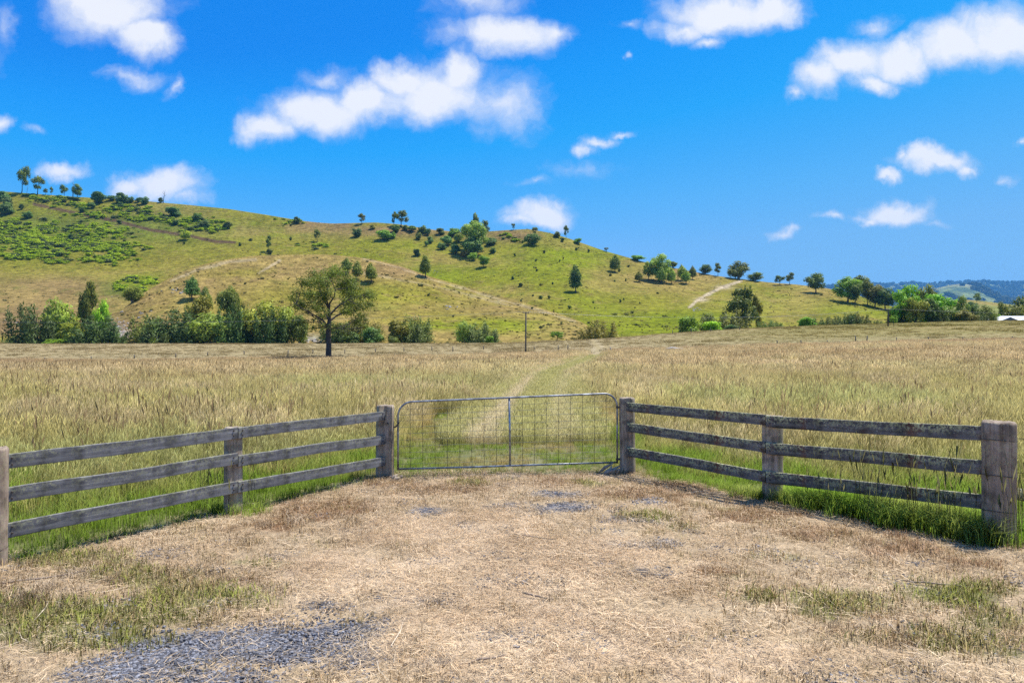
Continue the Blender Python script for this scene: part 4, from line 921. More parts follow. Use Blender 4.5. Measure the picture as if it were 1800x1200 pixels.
T = [
 ('oak',60,0,524,58,'D',"dark feathery she oak at the left end of the left creek clump",GA,D1), ('bush',104,0,519,66,'L',"pale leafy tree with bright top between two dark she oaks on far left",GA,222),
 ('gum',152,0,493,38,'M',"tallest tree of the left creek clump, its crown rising above the others",GA,228), ('oak',165,0,548,80,'D',"dark broad she oak at the right side of the left creek clump",GA,D1),
 ('bush',178,0,520,30,'Y',"yellow green tree rising behind the right side of the left clump",GA,224), ('bush',128,0,556,50,'L',"low light green tree in the middle of the left creek clump",GA,212),
 ('oak',196,0,577,40,'D',"small dark she oak trailing off the right end of the left clump",GA,D1), ('dome',95,0,594,48,'V',"low bright green bush at the foot of the left creek clump",GA,207), ('oak',15,0,595,20,'M',"small lone green bush left of the left creek clump",GA,208),
 ('oak',262,0,550,46,'O',"sparse brownish she oak at the left end of the long creek row",GA,220), ('oak',312,0,536,80,'D',"broad dark she oak group tree near the left end of the long row",GA,D1), ('oak',280,0,566,50,'D',"shorter dark she oak below the brownish one",GA,211),
 ('dome',269,0,592,20,'Y',"tiny lime bush at the foot of the dark she oaks",GA,207), ('oval',362,0,505,24,'M',"narrow round topped tree poking above the row left of centre",GA,262), ('bush',352,0,514,44,'O',"olive tree behind the broad dark she oak",GA,236), ('bush',368,0,545,72,'L',"light green willow like tree in the middle of the long row",GA,D1),
 ('gum',402,0,502,46,'M',"tall dark olive tree standing above the long creek row",GA,230), ('oak',404,0,532,40,'D',"dark upright she oak below the tall olive tree",GA,D1), ('oak',426,0,527,34,'D',"narrow dark she oak right of the tall olive tree",GA,218),
 ('bush',456,0,522,66,'L',"wide pale green tree in the right half of the long row",GA,220), ('oak',480,0,536,42,'D',"dark she oak with pale stems in front of the wide pale tree",GA,D1), ('bush',504,0,532,52,'L',"bright leafy tree left of the lone paddock tree",GA,216), ('bush',526,0,548,38,'M',"short leafy tree right beside the lone paddock tree's left side",GA,D1),
 ('oak',604,0,558,56,'D',"dark creek tree directly behind the right side of the lone tree",GA,220), ('oak',640,0,553,66,'O',"tall dark olive she oak right of the lone paddock tree",GA,220), ('dome',652,0,575,46,'B',"blue green bush in front of the olive she oak right of the lone tree",GA,210), ('dome',618,0,583,40,'D',"low dark bush under the right side of the lone tree",GA,209),
 ('oval',345,0,0,0,'D',None,None,None),
 ('dome',700,0,560,46,'O',"rounded olive shrub in the pair right of the lone tree",GA,212), ('oak',732,0,545,58,'M',"taller dark feathery tree of the pair right of the lone tree",GA,216), ('dome',690,0,590,26,'M',"small low bush under the rounded olive shrub",GA,208),
 ('bush',818,0,562,44,'P',"pale grey green willow with a dark tree on its right",GA,212), ('oak',846,0,559,46,'M',"dark she oak growing against the pale grey willow",GA,213), ('dome',862,0,588,22,'V',"small green bush at the right foot of the dark she oak",GA,208),
 ('oval',337,527,487,29,'B',"dark blue green round tree alone on the spur, with a black shadow",GH,None), ('bush',232,531,501,38,'O',"olive bush in the gully between the spur and the left hill",GH,None),
 ('open',979,599,582,28,'V',"small flat topped green tree right of the power pole",GB,None), ('oak',1054,0,559,54,'O',"wide olive bush above the two wheel tracks",GB,206),
 ('dome',1210,0,557,54,'V',"dark green dome shaped bush left of the lime bush",GB,212), ('dome',1256,0,562,46,'Y',"bright lime green bush below the big dark gum",GB,209), ('oak',1213,0,546,26,'D',"dark brownish shrub behind the dark green dome bush",GB,225), ('bush',1247,0,544,34,'G',"dull grey brown shrub above the lime bush",GB,228),
 ('open',1303,0,500,64,'D',"big dark gum with leaning trunk above the lime bush",GB,222), ('oak',1287,0,538,44,'M',"green she oak in front of the big dark gum",GB,215), ('dome',1285,0,570,34,'B',"low blue green bush right of the lime bush",GB,210), ('open',1334,0,508,26,'O',"sparse thin crowned tree right of the big dark gum",GB,236),
 ('oak',1354,0,561,32,'M',"small dark shrub alone right of the big dark gum",GB,207), ('dome',1416,0,557,38,'V',"green dome bush left half of the pair below the right slope",GB,207), ('oak',1430,0,554,30,'D',"dark shrub right half of the pair below the right slope",GB,209), ('oak',1464,0,553,28,'M',"pointed dark green shrub between the two shrub pairs",GB,207),
 ('oak',1489,0,546,26,'D',"left of two upright dark shrubs left of the right power pole",GB,208), ('oak',1506,0,546,24,'D',"right of two upright dark shrubs left of the right power pole",GB,208), ('oak',1542,0,561,16,'M',"little pointed shrub just left of the right power pole",GB,206), ('open',1571,574,553,18,'V',"small tree just right of the right power pole",GB,None),
 ('gum',1592,0,500,70,'V',"big bright gum with dark trunk right of the right power pole",GR,212), ('gum',1622,0,500,60,'M',"darker gum behind the big bright gum",GR,236), ('gum',1650,0,516,82,'V',"broad bright green tree at the middle of the right tree belt",GR,213), ('gum',1684,0,519,36,'M',"upright green tree right of the broad bright tree",GR,220),
 ('oak',1655,0,546,22,'D',"small pointed dark tree in front of the broad bright tree",GR,207), ('bush',1697,0,544,42,'G',"brownish shrub in front of the right tree belt",GR,207), ('oak',1722,0,547,22,'D',"dark narrow tree left of the farm house roof",GR,209), ('bush',1739,0,532,32,'M',"rounded tree left of the white roof",GR,216), ('gum',1765,0,529,26,'M',"tall dull tree directly above the white roof",GR,238), ('bush',1752,0,548,24,'V',"low green bush at the left end of the white roof",GR,222),
 ('gum',1610,0,517,44,'L',"pale bright tree in the belt just right of the big bright gum",GR,208), ('gum',1630,0,524,46,'D',"dark tree low in the belt left of the broad bright tree",GR,209), ('bush',1672,0,534,50,'M',"mid green bushy tree right of the small pointed tree",GR,209), ('gum',1712,0,536,38,'D',"dark bushy tree standing behind the brownish shrub",GR,228), ('bush',1778,0,532,44,'M',"dull green tree behind the house roof at the right",GR,236), ('oak',1576,0,534,34,'D',"dark narrow tree at the left foot of the big bright gum",GR,215),
 ('bush',1709,548,529,22,'B',"grey green round tree on the rise behind the belt",GR,None), ('open',1717,534,514,18,'M',"lone tree with round crown on the far rise",GR,None), ('bush',1793,0,516,60,'D',"dark tree clump at the right edge above the white roof",GR,330), ('gum',1640,523,506,20,'M',"left of two trees peeping above the right belt",GR,None), ('gum',1668,524,511,26,'M',"right of two trees peeping above the right belt",GR,None), ('bush',1795,0,538,40,'G',"grey scrubby tree at the right edge just above the roof",GR,260),
 ('gum',1434,515,479,38,'M',"dense gum standing alone on the ridge at right",GR,None), ('open',1388,500,478,18,'M',"thin gum on the ridge, right one of a pair",GK,None), ('open',1371,501,483,20,'D',"low spreading gum on the ridge, left one of a pair",GK,None),
 ('gum',1490,531,486,54,'V',"large gum with long shadow on the right slope",GR,None), ('gum',1503,534,496,34,'M',"smaller gum in front of the large shadowed gum",GR,None), ('gum',1538,540,500,44,'G',"brown grey gum with spreading crown on the right slope",GR,None), ('gum',1525,536,489,34,'M',"gum behind the brown grey one on the right slope",GR,None), ('gum',1556,545,506,40,'D',"dark gum at the bottom right of the slope",GR,None), ('open',1512,0,483,40,'M',"tall open gum showing above the large shadowed gum",GR,480),
 ('bush',1297,488,458,38,'M',"round gum on the ridge above the pale track",GK,None), ('bush',1328,492,477,30,'M',"low gum right of the round ridge gum",GK,None), ('open',1262,479,461,16,'M',"small thin gum on the ridge left of the round gum",GK,None), ('bush',1240,477,463,24,'D',"dark low tree on the ridge left of the thin gum",GK,None),
 ('gum',1158,494,446,46,'L',"tallest tree of the grove on the upper right hill",GH,None), ('gum',1140,492,459,28,'L',"left tall tree of the grove on the upper right hill",GH,None), ('oval',1162,499,470,18,'L',"middle front tree of the grove on the upper right hill",GH,None), ('oval',1180,499,472,20,'L',"right front tree of the grove on the upper right hill",GH,None), ('oval',1123,496,477,17,'O',"small leftmost tree of the grove on the upper right hill",GH,None), ('oval',1197,493,466,17,'L',"tree just right of the grove, upper of a close pair",GH,None), ('oval',1206,499,475,15,'L',"tree just right of the grove, lower of a close pair",GH,None), ('oval',1217,491,468,16,'G',"brownish tree right of the close pair",GH,None),
 ('dome',1120,458,448,28,'V',"flat green bush on the skyline above the grove",GK,None), ('dome',1183,469,459,18,'M',"low bush on the skyline right of the grove",GK,None),
 ('oval',1081,479,448,19,'M',"upright tree alone near the top right of the bright green slope",GH,None), ('oval',1012,514,467,26,'D',"dark upright tree alone in the middle of the bright green slope",GH,None), ('oval',748,487,450,21,'M',"dark upright tree alone where the spur crest runs down",GH,None), ('gum',850,470,447,22,'V',"dark bushy tree below the ridge thicket",GH,None),
 ('oval',608,481,454,20,'M',"left of three young trees on the spur",GH,None), ('oval',627,492,459,21,'O',"middle of three young trees on the spur",GH,None), ('oval',653,496,463,25,'O',"right of three young trees on the spur",GH,None), ('open',473,443,412,14,'M',"small sparse tree above the crest of the spur",GH,None), ('open',558,425,402,14,'M',"small thin tree high on the hill in the middle",GH,None), ('dome',474,447,437,14,'M',"low shrub at the foot of the sparse tree above the spur",GH,None),
 ('open',636,394,375,18,'M',"small gum on the skyline, left of the ridge gums",GK,None), ('open',705,399,369,34,'M',"wide open gum on the skyline above the ridge shrubs",GK,None), ('open',692,398,371,14,'M',"slim gum at the left of the wide open skyline gum",GK,None),
 ('gum',833,446,388,58,'L',"large pale green tree of the ridge thicket",GS,None), ('open',836,436,374,28,'M',"tall open crown rising from the ridge thicket",GK,None), ('open',854,426,386,24,'M',"dark open gum at the right of the ridge thicket",GK,None), ('dome',830,450,414,46,'B',"dark blue green mass of foliage at the foot of the thicket",GS,None),
 ('dome',627,416,400,20,'B',"dark rounded shrub alone at the left of the ridge shrubs",GS,None), ('dome',675,422,403,32,'V',"flat topped green shrub with grey underside on the ridge",GS,None), ('dome',691,419,407,12,'V',"small green shrub touching the flat topped one",GS,None), ('dome',697,408,394,18,'M',"shrub under the wide open skyline gum",GS,None), ('dome',712,405,395,12,'G',"grey brown shrub right of the gum's foot",GS,None), ('dome',655,403,394,12,'W',"dry brown shrub on the ridge",GS,None), ('dome',724,407,396,20,'M',"green shrub in the ridge row, left end",GS,None), ('dome',744,410,396,22,'M',"green shrub in the ridge row, second along",GS,None), ('dome',735,421,408,14,'G',"greyish shrub below the ridge row",GS,None), ('dome',752,414,401,16,'B',"blue green shrub in the ridge row",GS,None), ('dome',756,428,414,14,'B',"upper of two stacked blue green shrubs on the ridge",GS,None), ('dome',749,433,423,11,'B',"lower of two stacked blue green shrubs on the ridge",GS,None), ('dome',775,412,400,20,'M',"olive shrub right of the ridge row",GS,None), ('dome',797,415,399,24,'V',"bright topped shrub left of the thicket",GS,None), ('dome',776,439,425,20,'B',"rounded blue green shrub with black shadow below the thicket, left",GS,None), ('dome',800,446,427,27,'B',"large blue green shrub with black shadow below the thicket, right",GS,None), ('dome',785,432,413,24,'B',"blue green shrub in the upper thicket, left",GS,None), ('dome',806,426,410,24,'P',"pale shrub in the upper thicket, middle",GS,None), ('dome',863,431,416,22,'B',"blue green shrub at the right side of the thicket",GS,None), ('dome',866,445,434,14,'B',"small pale shrub at the lower right of the thicket",GS,None), ('dome',815,452,440,18,'W',"pinkish dry shrub at the foot of the thicket",GS,None), ('dome',733,450,436,17,'D',"dark round shrub alone below the ridge shrubs, with shadow",GS,None), ('dome',832,458,443,18,'L',"pale bush just under the thicket",GS,None),
 ('bush',938,430,408,32,'B',"round blue green tree on the brow right of the thicket",GS,None), ('dome',923,424,416,9,'D',"small dark shrub left of the round tree on the brow",GS,None), ('open',941,414,397,16,'M',"small gum on the skyline above the round brow tree",GK,None), ('dome',979,417,406,14,'M',"low round shrub on the skyline left of the slim gum",GK,None), ('open',995,419,396,14,'M',"slim two tiered gum on the skyline of the brow",GK,None), ('dome',1015,428,418,20,'V',"green flat shrub on the skyline right of the slim gum",GK,None), ('open',903,404,391,9,'M',"tiny gum on the very top of the brow",GK,None), ('dome',989,425,418,9,'D',"small dark shrub below the slim gum",GS,None), ('open',1066,442,434,10,'M',"tiny tree on the descending skyline",GK,None),
 ('open',66,336,305,28,'M',"bushy gum on the far left skyline",GK,None), ('dead',47,337,326,6,'M',"short dead stump between the two far left skyline gums",GK,None), ('open',113,347,324,16,'M',"small gum on the left skyline beside a dead pole",GK,None), ('dead',128,347,319,6,'M',"thin dead pole between two small skyline gums",GK,None), ('gum',136,348,323,18,'M',"drooping small gum on the left skyline",GK,None), ('open',80,342,331,9,'M',"tiny tree below the left skyline",GK,None), ('open',90,340,328,8,'M',"tiny tree on the left skyline",GK,None),
 ('dome',172,358,336,30,'B',"largest dark round shrub on the left skyline",GL,None), ('dome',196,353,343,18,'B',"dark shrub right of the largest skyline shrub",GL,None), ('dome',213,357,339,24,'B',"second largest dark round shrub on the left skyline",GL,None), ('dome',230,356,345,15,'B',"dark shrub in the middle of the skyline row",GL,None), ('dome',243,356,347,12,'B',"small dark shrub in the skyline row",GL,None), ('dome',254,359,345,18,'B',"dark shrub at the right end of the skyline row",GL,None), ('dome',282,355,347,11,'D',"dark shrub below the dead leaning stick on the skyline",GL,None), ('dead',287,352,333,6,'M',"thin dead stick leaning on the left skyline",GK,None), ('dome',213,364,354,13,'B',"small shrub just below the skyline row",GL,None),
 ('dome',6,352,334,24,'B',"dark shrub at the far left edge, upper",GL,None), ('dome',14,366,346,24,'B',"dark shrub at the far left edge, middle",GL,None), ('dome',10,377,355,38,'B',"big dark shrub at the left edge",GL,None), ('dome',49,384,371,19,'B',"dark round shrub below the eroded bank on the left",GL,None), ('dome',162,366,355,15,'B',"dark shrub below the largest skyline shrub",GL,None), ('dome',306,380,363,34,'B',"broad dark shrub in the middle of the upper left hill",GL,None), ('dome',347,388,375,18,'B',"dark shrub right of the broad one",GL,None), ('dome',359,401,386,22,'B',"bluish shrub in bright scrub below its darker neighbour",GL,None), ('dome',400,403,389,19,'D',"dark shrub at the right end of the upper left hill",GL,None), ('dome',308,396,385,13,'D',"small dark shrub under the broad dark shrub",GL,None), ('bush',326,422,404,20,'Y',"bright lime bush with a black shadow alone on the left hill",GL,None), ('dome',125,421,411,14,'D',"dark shrub among bright green scrub on the left",GL,None), ('dome',144,373,364,12,'D',"small dark shrub above the eroded bank",GL,None), ('dome',38,369,358,11,'D',"small dark shrub right of the big left edge shrub",GL,None), ('dome',522,393,381,15,'B',"dark shrub on the skyline left of the middle",GL,None), ('dome',210,394,386,9,'D',"small dark shrub sitting on the eroded bank",GL,None), ('dome',113,356,349,12,'D',"low dark shrub under the small skyline gum",GL,None), ('dome',132,354,346,15,'D',"low dark shrub under the drooping skyline gum",GL,None),
]
for (kind, px, base, top, width, tint, label, group, d) in T:
    if label is None: continue
    tree(kind, px, base, top, width, tint, label, group, d)
tree('open', 38, 336, 290, 26, 'M', "tall leaning gum with bare trunk on the far left skyline", GK, None, lean=.22)
# little shrubs dotted over the slopes
n = 0
while n < 40:
    px = random.choice([random.uniform(560, 1180), random.uniform(880, 1130), random.uniform(180, 520)]); py = random.uniform(405, 560)
    sky_y = float(np.interp(px, RX, RY))
    if py < sky_y+10 or (px < 900 and py > 445 and px > 190): continue
    if py > 545: continue
    h = random.uniform(3.5, 7); tree('dome', px, py, py-h, h*random.uniform(.8, 1.5), random.choice('DDMG'), "small dark shrub dotted on the open grassy hillside", "small dark shrubs dotted over the hillside"); n += 1

# ------------------------------------------------------------------ the lone tree in the paddock
loc = cast(577, 633, [ground]); LD = loc.y; k = LD/F
lone = empty("gum_tree", loc, "large lone gum with dark trunk and open crown standing in the paddock", "tree")
def lp(px, py, dy=0.0): return Vector(((px-577)*k, dy, H+(600-py)*k-loc.z))
g = np.random.default_rng(4)
LB = [(560,483,17),(584,477,19),(606,488,16),(541,498,15),(566,500,18),(592,497,18),(618,503,15),(530,516,13),(550,517,16),(575,518,15),(603,515,17),(628,522,12),(645,517,12),(654,523,9),(520,528,11),(536,535,13),(527,545,10),(553,540,12),(620,536,16),(640,537,12),(606,545,14),(632,553,11),(556,558,11),(545,564,9),(618,563,12),(600,572,11),(566,571,9),(550,578,7),(638,571,8),(612,583,8),(585,548,10),(570,545,9),(520,538,8),(650,533,7),(598,530,12),(566,530,10)]
blobs = []
for (px, py, r) in LB:
    ex = (px-582)/78; ez = (py-525)/58; dd = math.sqrt(max(.05, 1-ex*ex-ez*ez))*70*k
    for q in range(2):
        c = lp(px+g.uniform(-5, 5), py+g.uniform(-4, 4), g.uniform(-1, 1)*dd); blobs.append((c.x, c.y, c.z, r*k*1.15, r*k*.85))
ms = []
tk = [lp(578,634), lp(577.5,622), lp(578,605), lp(577,590), lp(577.5,577), lp(579,562), lp(578.5,548), lp(576,537)]; tk[0].z = -.3
tr_ = [.56, .46, .42, .40, .40, .30, .24, .18]; ms.append(tube("t", tk, tr_, None, 12, False))
main = {}
def limb(pts, r0, r1): ms.append(tube("l", pts, list(np.linspace(r0, r1, len(pts))), None, 7, False)); return pts
LIMBS = [limb([lp(577,540), lp(570,531,.4), lp(563,520,.9), lp(558,507,1.4), lp(552,495,1.8)], .17, .05), limb([lp(578,545), lp(581,533,-.5), lp(590,522,-.8), lp(593,510,-1.2), lp(588,495,-1.8)], .17, .05),
 limb([lp(578,566), lp(588,556,.6), lp(599,549,1.5), lp(612,541,2.5), lp(630,530,3.2)], .18, .05), limb([lp(577,575), lp(570,563,-.8), lp(560,556,-1.5), lp(548,548,-2.5), lp(532,538,-3)], .18, .05),
 limb([lp(578,580), lp(583,578,-.5), lp(592,576,-1), lp(606,578,-2), lp(620,585,-3)], .14, .03), limb([lp(577,574), lp(568,573,.7), lp(560,566,1.4), lp(552,560,2.2), lp(543,557,3)], .14, .04),
 limb([lp(577,537), lp(573,520,-.3), lp(576,505,.2), lp(574,490,.5)], .14, .04), limb([lp(579,556), lp(592,546,-1.6), lp(606,537,-2.6), lp(622,529,-3.4), lp(645,521,-3)], .15, .04), limb([lp(577,560), lp(566,548,1.8), lp(556,541,2.8), lp(540,530,3.5)], .13, .04), limb([lp(580,552), lp(590,535,2), lp(602,520,2.6), lp(608,503,3)], .13, .04)]
PT = [p for L_ in LIMBS for p in L_[1:]]
for (x, y, z, rx, rz) in blobs:
    c = Vector((x, y, z)); a = min(PT, key=lambda p: (p-c).length+max(0, p.z-c.z)*1.5)
    mid = a.lerp(c, .5)+Vector((g.normal()*.15, g.normal()*.15, -.12)); ms.append(tube("b", [a, mid, c], [.065, .045, .022], None, 5, False))
    for _ in range(4):
        e = c+Vector(g.normal(size=3).tolist())*float(rx)*.8; ms.append(tube("w", [mid.lerp(c, .6), mid.lerp(e, .75)+Vector((0, 0, .05)), e], [.024, .016, .007], None, 4, False))
link("trunk", join_parts("trunk", ms, M_BARK), lone)
o = link("crown", crown_mesh("crown", blobs, 17500, .30, .40, 77, M_LEAF, .62, .1, .3), lone); o.color = (.86, .97, .62, 1)

# ------------------------------------------------------------------ bright scrub on the left hill, woods on the far hills
def leafy_clump(seed, nb, n, size):
    g = np.random.default_rng(seed); bl = [(g.uniform(-.45, .45), g.uniform(-.45, .45), g.uniform(.05, .30), g.uniform(.18, .30), g.uniform(.12, .22)) for _ in range(nb)]
    return crown_mesh("clump", bl, n, size, .65, seed, None, .35)
def inst_leaf_mat(name, trans=.25):
    m = NT(name); r = m.attr('r').outputs['Fac']; c = m.scale(m.attr('tb', 'INSTANCER').outputs['Color'], m.math('MULTIPLY_ADD', r, .8, .6)); m.leafy(c, trans); return m.m
M_SCRUB = inst_leaf_mat("scrub_leaves")
scr = with_mat([leafy_clump(300+i, 8, 420, .16) for i in range(4)], M_SCRUB)
SCB = [(50,408,70,16,1),(100,440,90,16,1),(150,428,70,12,1),(60,425,60,14,1),(20,395,40,10,.8),(115,402,60,9,.8),(200,440,30,18,.7),(185,405,40,9,1),(160,380,40,6,.4),(215,372,40,8,.9),(255,384,45,7,.9),(225,365,30,5,.7),(310,388,50,7,.6),(330,395,40,6,.5),(60,341,30,4,.9),(95,350,40,6,.8),(130,362,30,5,.6),(352,404,30,4,.8),(380,398,22,8,.7),(500,384,26,4,.9),(520,392,18,4,.9),(360,357,16,3,.8),(240,494,32,6,1),(215,503,16,6,.6),(236,510,20,6,.6),(885,418,14,8,.3),(900,420,10,8,.8),(50,450,60,8,.6),(170,455,50,6,.5),(560,430,30,5,.25)]
P_, S_, C_ = [], [], []; g = np.random.default_rng(12)
while len(P_) < 2500:
    b = SCB[g.integers(0, len(SCB))]
    if g.uniform() > b[4]*b[2]*b[3]/900: continue
    px, py = b[0]+g.normal()*b[2]*.6, b[1]+g.normal()*b[3]*.6
    if py < float(np.interp(px, RX, RY))+1.5: continue
    if fbm(np.array([px*.055]), np.array([py*.13]), 5, 3)[0]+g.normal()*.05 < .425: continue
    c = cast(px, py, [hill], 1)
    P_.append(tuple(c)); s = 1.6+5.2*g.uniform()**1.7; S_.append((s, s, s*g.uniform(.55, .9))); t = g.uniform(); C_.append((lerp(.27, .42, t), lerp(.38, .52, t), lerp(.012, .025, t)) if g.uniform() > .24 else (.13, .17, .05))
scatter("hill_scrub", np.array(P_), g.uniform(0, 6.28, len(P_)), np.array(S_), g.integers(0, 4, len(P_)), scr, "bright green low scrub spreading over the upper left hill", "scrub", np.array(C_), np.array(C_))
def hill_points(o, n, lo, hi, cond, seed):
    g = np.random.default_rng(seed); me = o.data; v = np.zeros(len(me.vertices)*3, np.float32); me.vertices.foreach_get('co', v); v = v.reshape(-1, 3)
    px, py = pix(v[:, 0], v[:, 1], v[:, 2]); ok = np.where((px > lo) & (px < hi) & cond(v, px, py))[0]
    p = v[g.choice(ok, min(n, len(ok)), replace=False)].astype(float); p[:, :2] += g.normal(size=(len(p), 2))*6; return p
far = with_mat([leafy_clump(320+i, 9, 140, .30) for i in range(3)], M_SCRUB)
pA = hill_points(farA, 1300, 1450, 2300, lambda v, px, py: (fbm(v[:, 0]/170, v[:, 1]/280, 191) > .55), 1)
pB = hill_points(farB, 1700, 1450, 2300, lambda v, px, py: (fbm(v[:, 0]/370, v[:, 1]/500, 192) > .40) & (v[:, 1] > 6000), 2)
pC = hill_points(farB, 130, 1450, 2300, lambda v, px, py: (v[:, 1] > 7850) & (v[:, 1] < 8060), 3)
pp = np.concatenate([pA, pB, pC]); s = RNG.uniform(24, 46, len(pp)); s[len(pA):] *= 1.4
cc = pal((.045, .07, .03), (.08, .11, .04), RNG.uniform(0, 1, len(pp)))
scatter("far_woodland", pp, RNG.uniform(0, 6.28, len(pp)), np.stack([s, s, s*1.3], 1), RNG.integers(0, 3, len(pp)), far, "woodland scattered over the far blue hills at right", "woodland", cc, cc)
# dry tussocks and stones over the near hill faces
hb = with_mat([leafy_clump(340+i, 5, 36, .35) for i in range(3)], M_SCRUB)
p1 = hill_points(hill, 3400, -150, 1700, lambda v, px, py: (fbm(v[:, 0]/22, v[:, 1]/16, 195) > .53) & (v[:, 1] < 700), 5); p2 = hill_points(spur, 700, 150, 1080, lambda v, px, py: v[:, 1] < 350, 6)
pp = np.concatenate([p1, p2]); pp[:, 2] = [drop(a, b_) for a, b_ in pp[:, :2]]; u = RNG.uniform(0, 1, len(pp)); s = RNG.uniform(.35, 1.1, len(pp))*(1+1.2*(u > .96))
cc = np.where((u < .45)[:, None], [.17, .165, .03], np.where((u < .8)[:, None], [.26, .20, .07], [.11, .12, .035]))*RNG.uniform(.75, 1.2, (len(pp), 1))
scatter("hill_tussocks", pp, RNG.uniform(0, 6.28, len(pp)), np.stack([s*1.3, s*1.3, s], 1), RNG.integers(0, 3, len(pp)), hb, "grass tussocks roughening the hillside", "grass", cc, cc)
rk = []
mrk = NT("pale_rock"); n1 = mrk.noise(mrk.coord('Object'), 3, 4); mrk.put(mrk.b.inputs['Base Color'], mrk.mix(n1, (.24, .22, .20), (.52, .49, .46))); M_ROCK = mrk.m
def rock(seed):
    g = np.random.default_rng(seed); bm = bmesh.new(); bmesh.ops.create_icosphere(bm, subdivisions=1, radius=.5)
    for v in bm.verts: v.co *= g.uniform(.7, 1.2); v.co.z *= .6
    me = bpy.data.meshes.new("rock"); bm.to_mesh(me); bm.free(); me.materials.append(M_ROCK); return me
P_ = []
for (px, py, rx, ry, n) in ((25,572,22,10,26),(208,575,20,22,40),(215,590,18,8,20),(312,512,22,4,14),(548,599,22,4,34),(790,540,12,3,10),(1226,544,8,3,10),(765,478,14,5,8),(255,552,20,8,10)):
    for _ in range(n): P_.append(tuple(cast(px+g.normal()*rx*.6, py+g.normal()*ry*.6, [hill, spur])))
P_ = np.array(P_); s = g.uniform(.4, 1.5, len(P_))
scatter("hill_stones", P_, g.uniform(0, 6.28, len(P_)), s, g.integers(0, 3, len(P_)), [rock(i) for i in range(3)], "pale loose stones on the lower hill slopes and creek bank", "stones")

# ------------------------------------------------------------------ power poles, far fences, house, logs
mp = NT("pole_timber"); mp.put(mp.b.inputs['Base Color'], mp.mix(mp.noise(mp.coord('Object', (8, 8, 1)), 2), (.075, .07, .066), (.17, .16, .15))); M_POLE = mp.m
def power_pole(px, base, top, d, label, arm_dir, dark=False):
    x = (px-900)/F*d; z = float(drop(x, d)); hgt = H+(600-top)/F*d-z
    e = empty("power_pole", (x, d, z), label, "power pole", "power poles crossing the paddock")
    link("pole_shaft", tube("pole_shaft", [(0, 0, -.4), (.03, 0, hgt*.5), (.05, 0, hgt)], [.17, .145, .115], M_BARK if dark else M_POLE, 10), e)
    a = Vector((math.cos(arm_dir), math.sin(arm_dir), 0))
    bm = bmesh.new(); bmesh.ops.create_cube(bm, size=1.0); bmesh.ops.bevel(bm, geom=bm.edges[:], offset=.06, segments=1)
    me = bpy.data.meshes.new("crossarm"); bm.to_mesh(me); bm.free(); me.materials.append(M_POLE)
    c = link("crossarm", me, e); c.scale = (1.3, .10, .11); c.rotation_euler = (0, 0, arm_dir); c.location = (.05-.10*a.y, .10*-a.x-.09, hgt-.22)
    ends = []
    for q in (-.56, .56):
        p = Vector(c.location)+a*q+Vector((0, 0, .05)); link("insulator", tube("insulator", [p, p+Vector((0, 0, .06)), p+Vector((0, 0, .08)), p+Vector((0, 0, .17))], [.03, .03, .055, .03], M_GALV, 8), e)
        ends.append(e.location+p+Vector((0, 0, .17)))
    return ends
E1 = power_pole(924, 622, 548, 128, "grey timber power pole in the middle of the paddock beyond the gate", .12)
E2 = power_pole(1561, 592, 543, 172, "dark timber power pole in front of the bright gums on the right", .12, True)
def line(a, b, sag, label):
    pts = [a.lerp(b, t)-Vector((0, 0, sag*4*t*(1-t))) for t in np.linspace(0, 1, 15).tolist()]; c = pts[0].copy()
    o = link("power_line", tube("power_line", [p-c for p in pts], .011, M_GALV, 4, False)); o.location = c; tag(o, label, "cable", "power lines")
for q in (0, 1):
    nm = ("nearer", "farther")[q]
    line(E1[q], E2[q], 1.6, "thin %s power line slung between the two poles" % nm); line(E1[q], Vector((E1[q].x-165, E1[q].y-4, E1[q].z+.2)), 2.2, "thin %s power line running left from the middle pole" % nm); line(E2[q], Vector((E2[q].x+150, E2[q].y+30, E2[q].z+3)), 2, "thin %s power line running right from the right pole" % nm)
def far_fence(label, plist, hpx, group="post and wire fences crossing the far paddock"):
    P = [cast(px, py, [ground]) for px, py in plist]; e = empty("far_fence", P[0], label, "fence", group)
    for i, p in enumerate(P):
        h = hpx[i]/F*p.y; o = link("post", tube("post", [(0, 0, -.1), (.02, 0, h*.5), (random.uniform(-.06, .06)*h, 0, h)], [.09+.004*hpx[i], .085, .08], M_POLE, 7), e); o.location = p-e.location
    for t in (.45, .85):
        pts = [p-e.location+Vector((0, 0, hpx[i]/F*p.y*t)) for i, p in enumerate(P)]; link("wire", tube("wire", pts, .006, M_WIRE, 4, False), e)
far_fence("row of small grey fence posts along the edge of the left paddock", [(78,634),(160,632),(236,630),(309,628),(365,625),(429,623),(506,627),(550,621),(606,621),(660,619),(710,618),(759,616),(796,618),(850,614),(939,615),(981,616),(998,616),(1021,619)], [6,6,7,7,7,7,12,7,7,7,7,7,9,6,6,9,10,6])
far_fence("row of small dark fence posts across the right paddock beside the pole", [(1366,604),(1408,605),(1454,603),(1504,600),(1524,600),(1576,600),(1632,600),(1692,600),(1733,600),(1780,599),(1830,598)], [6,7,5,10,10,7,8,8,7,8,8])
far_fence("three small posts on the crest of the paddock below the green bush", [(1182,586.5),(1215,584.5),(1249,582.5),(1300,579.5)], [6,7,6,5])
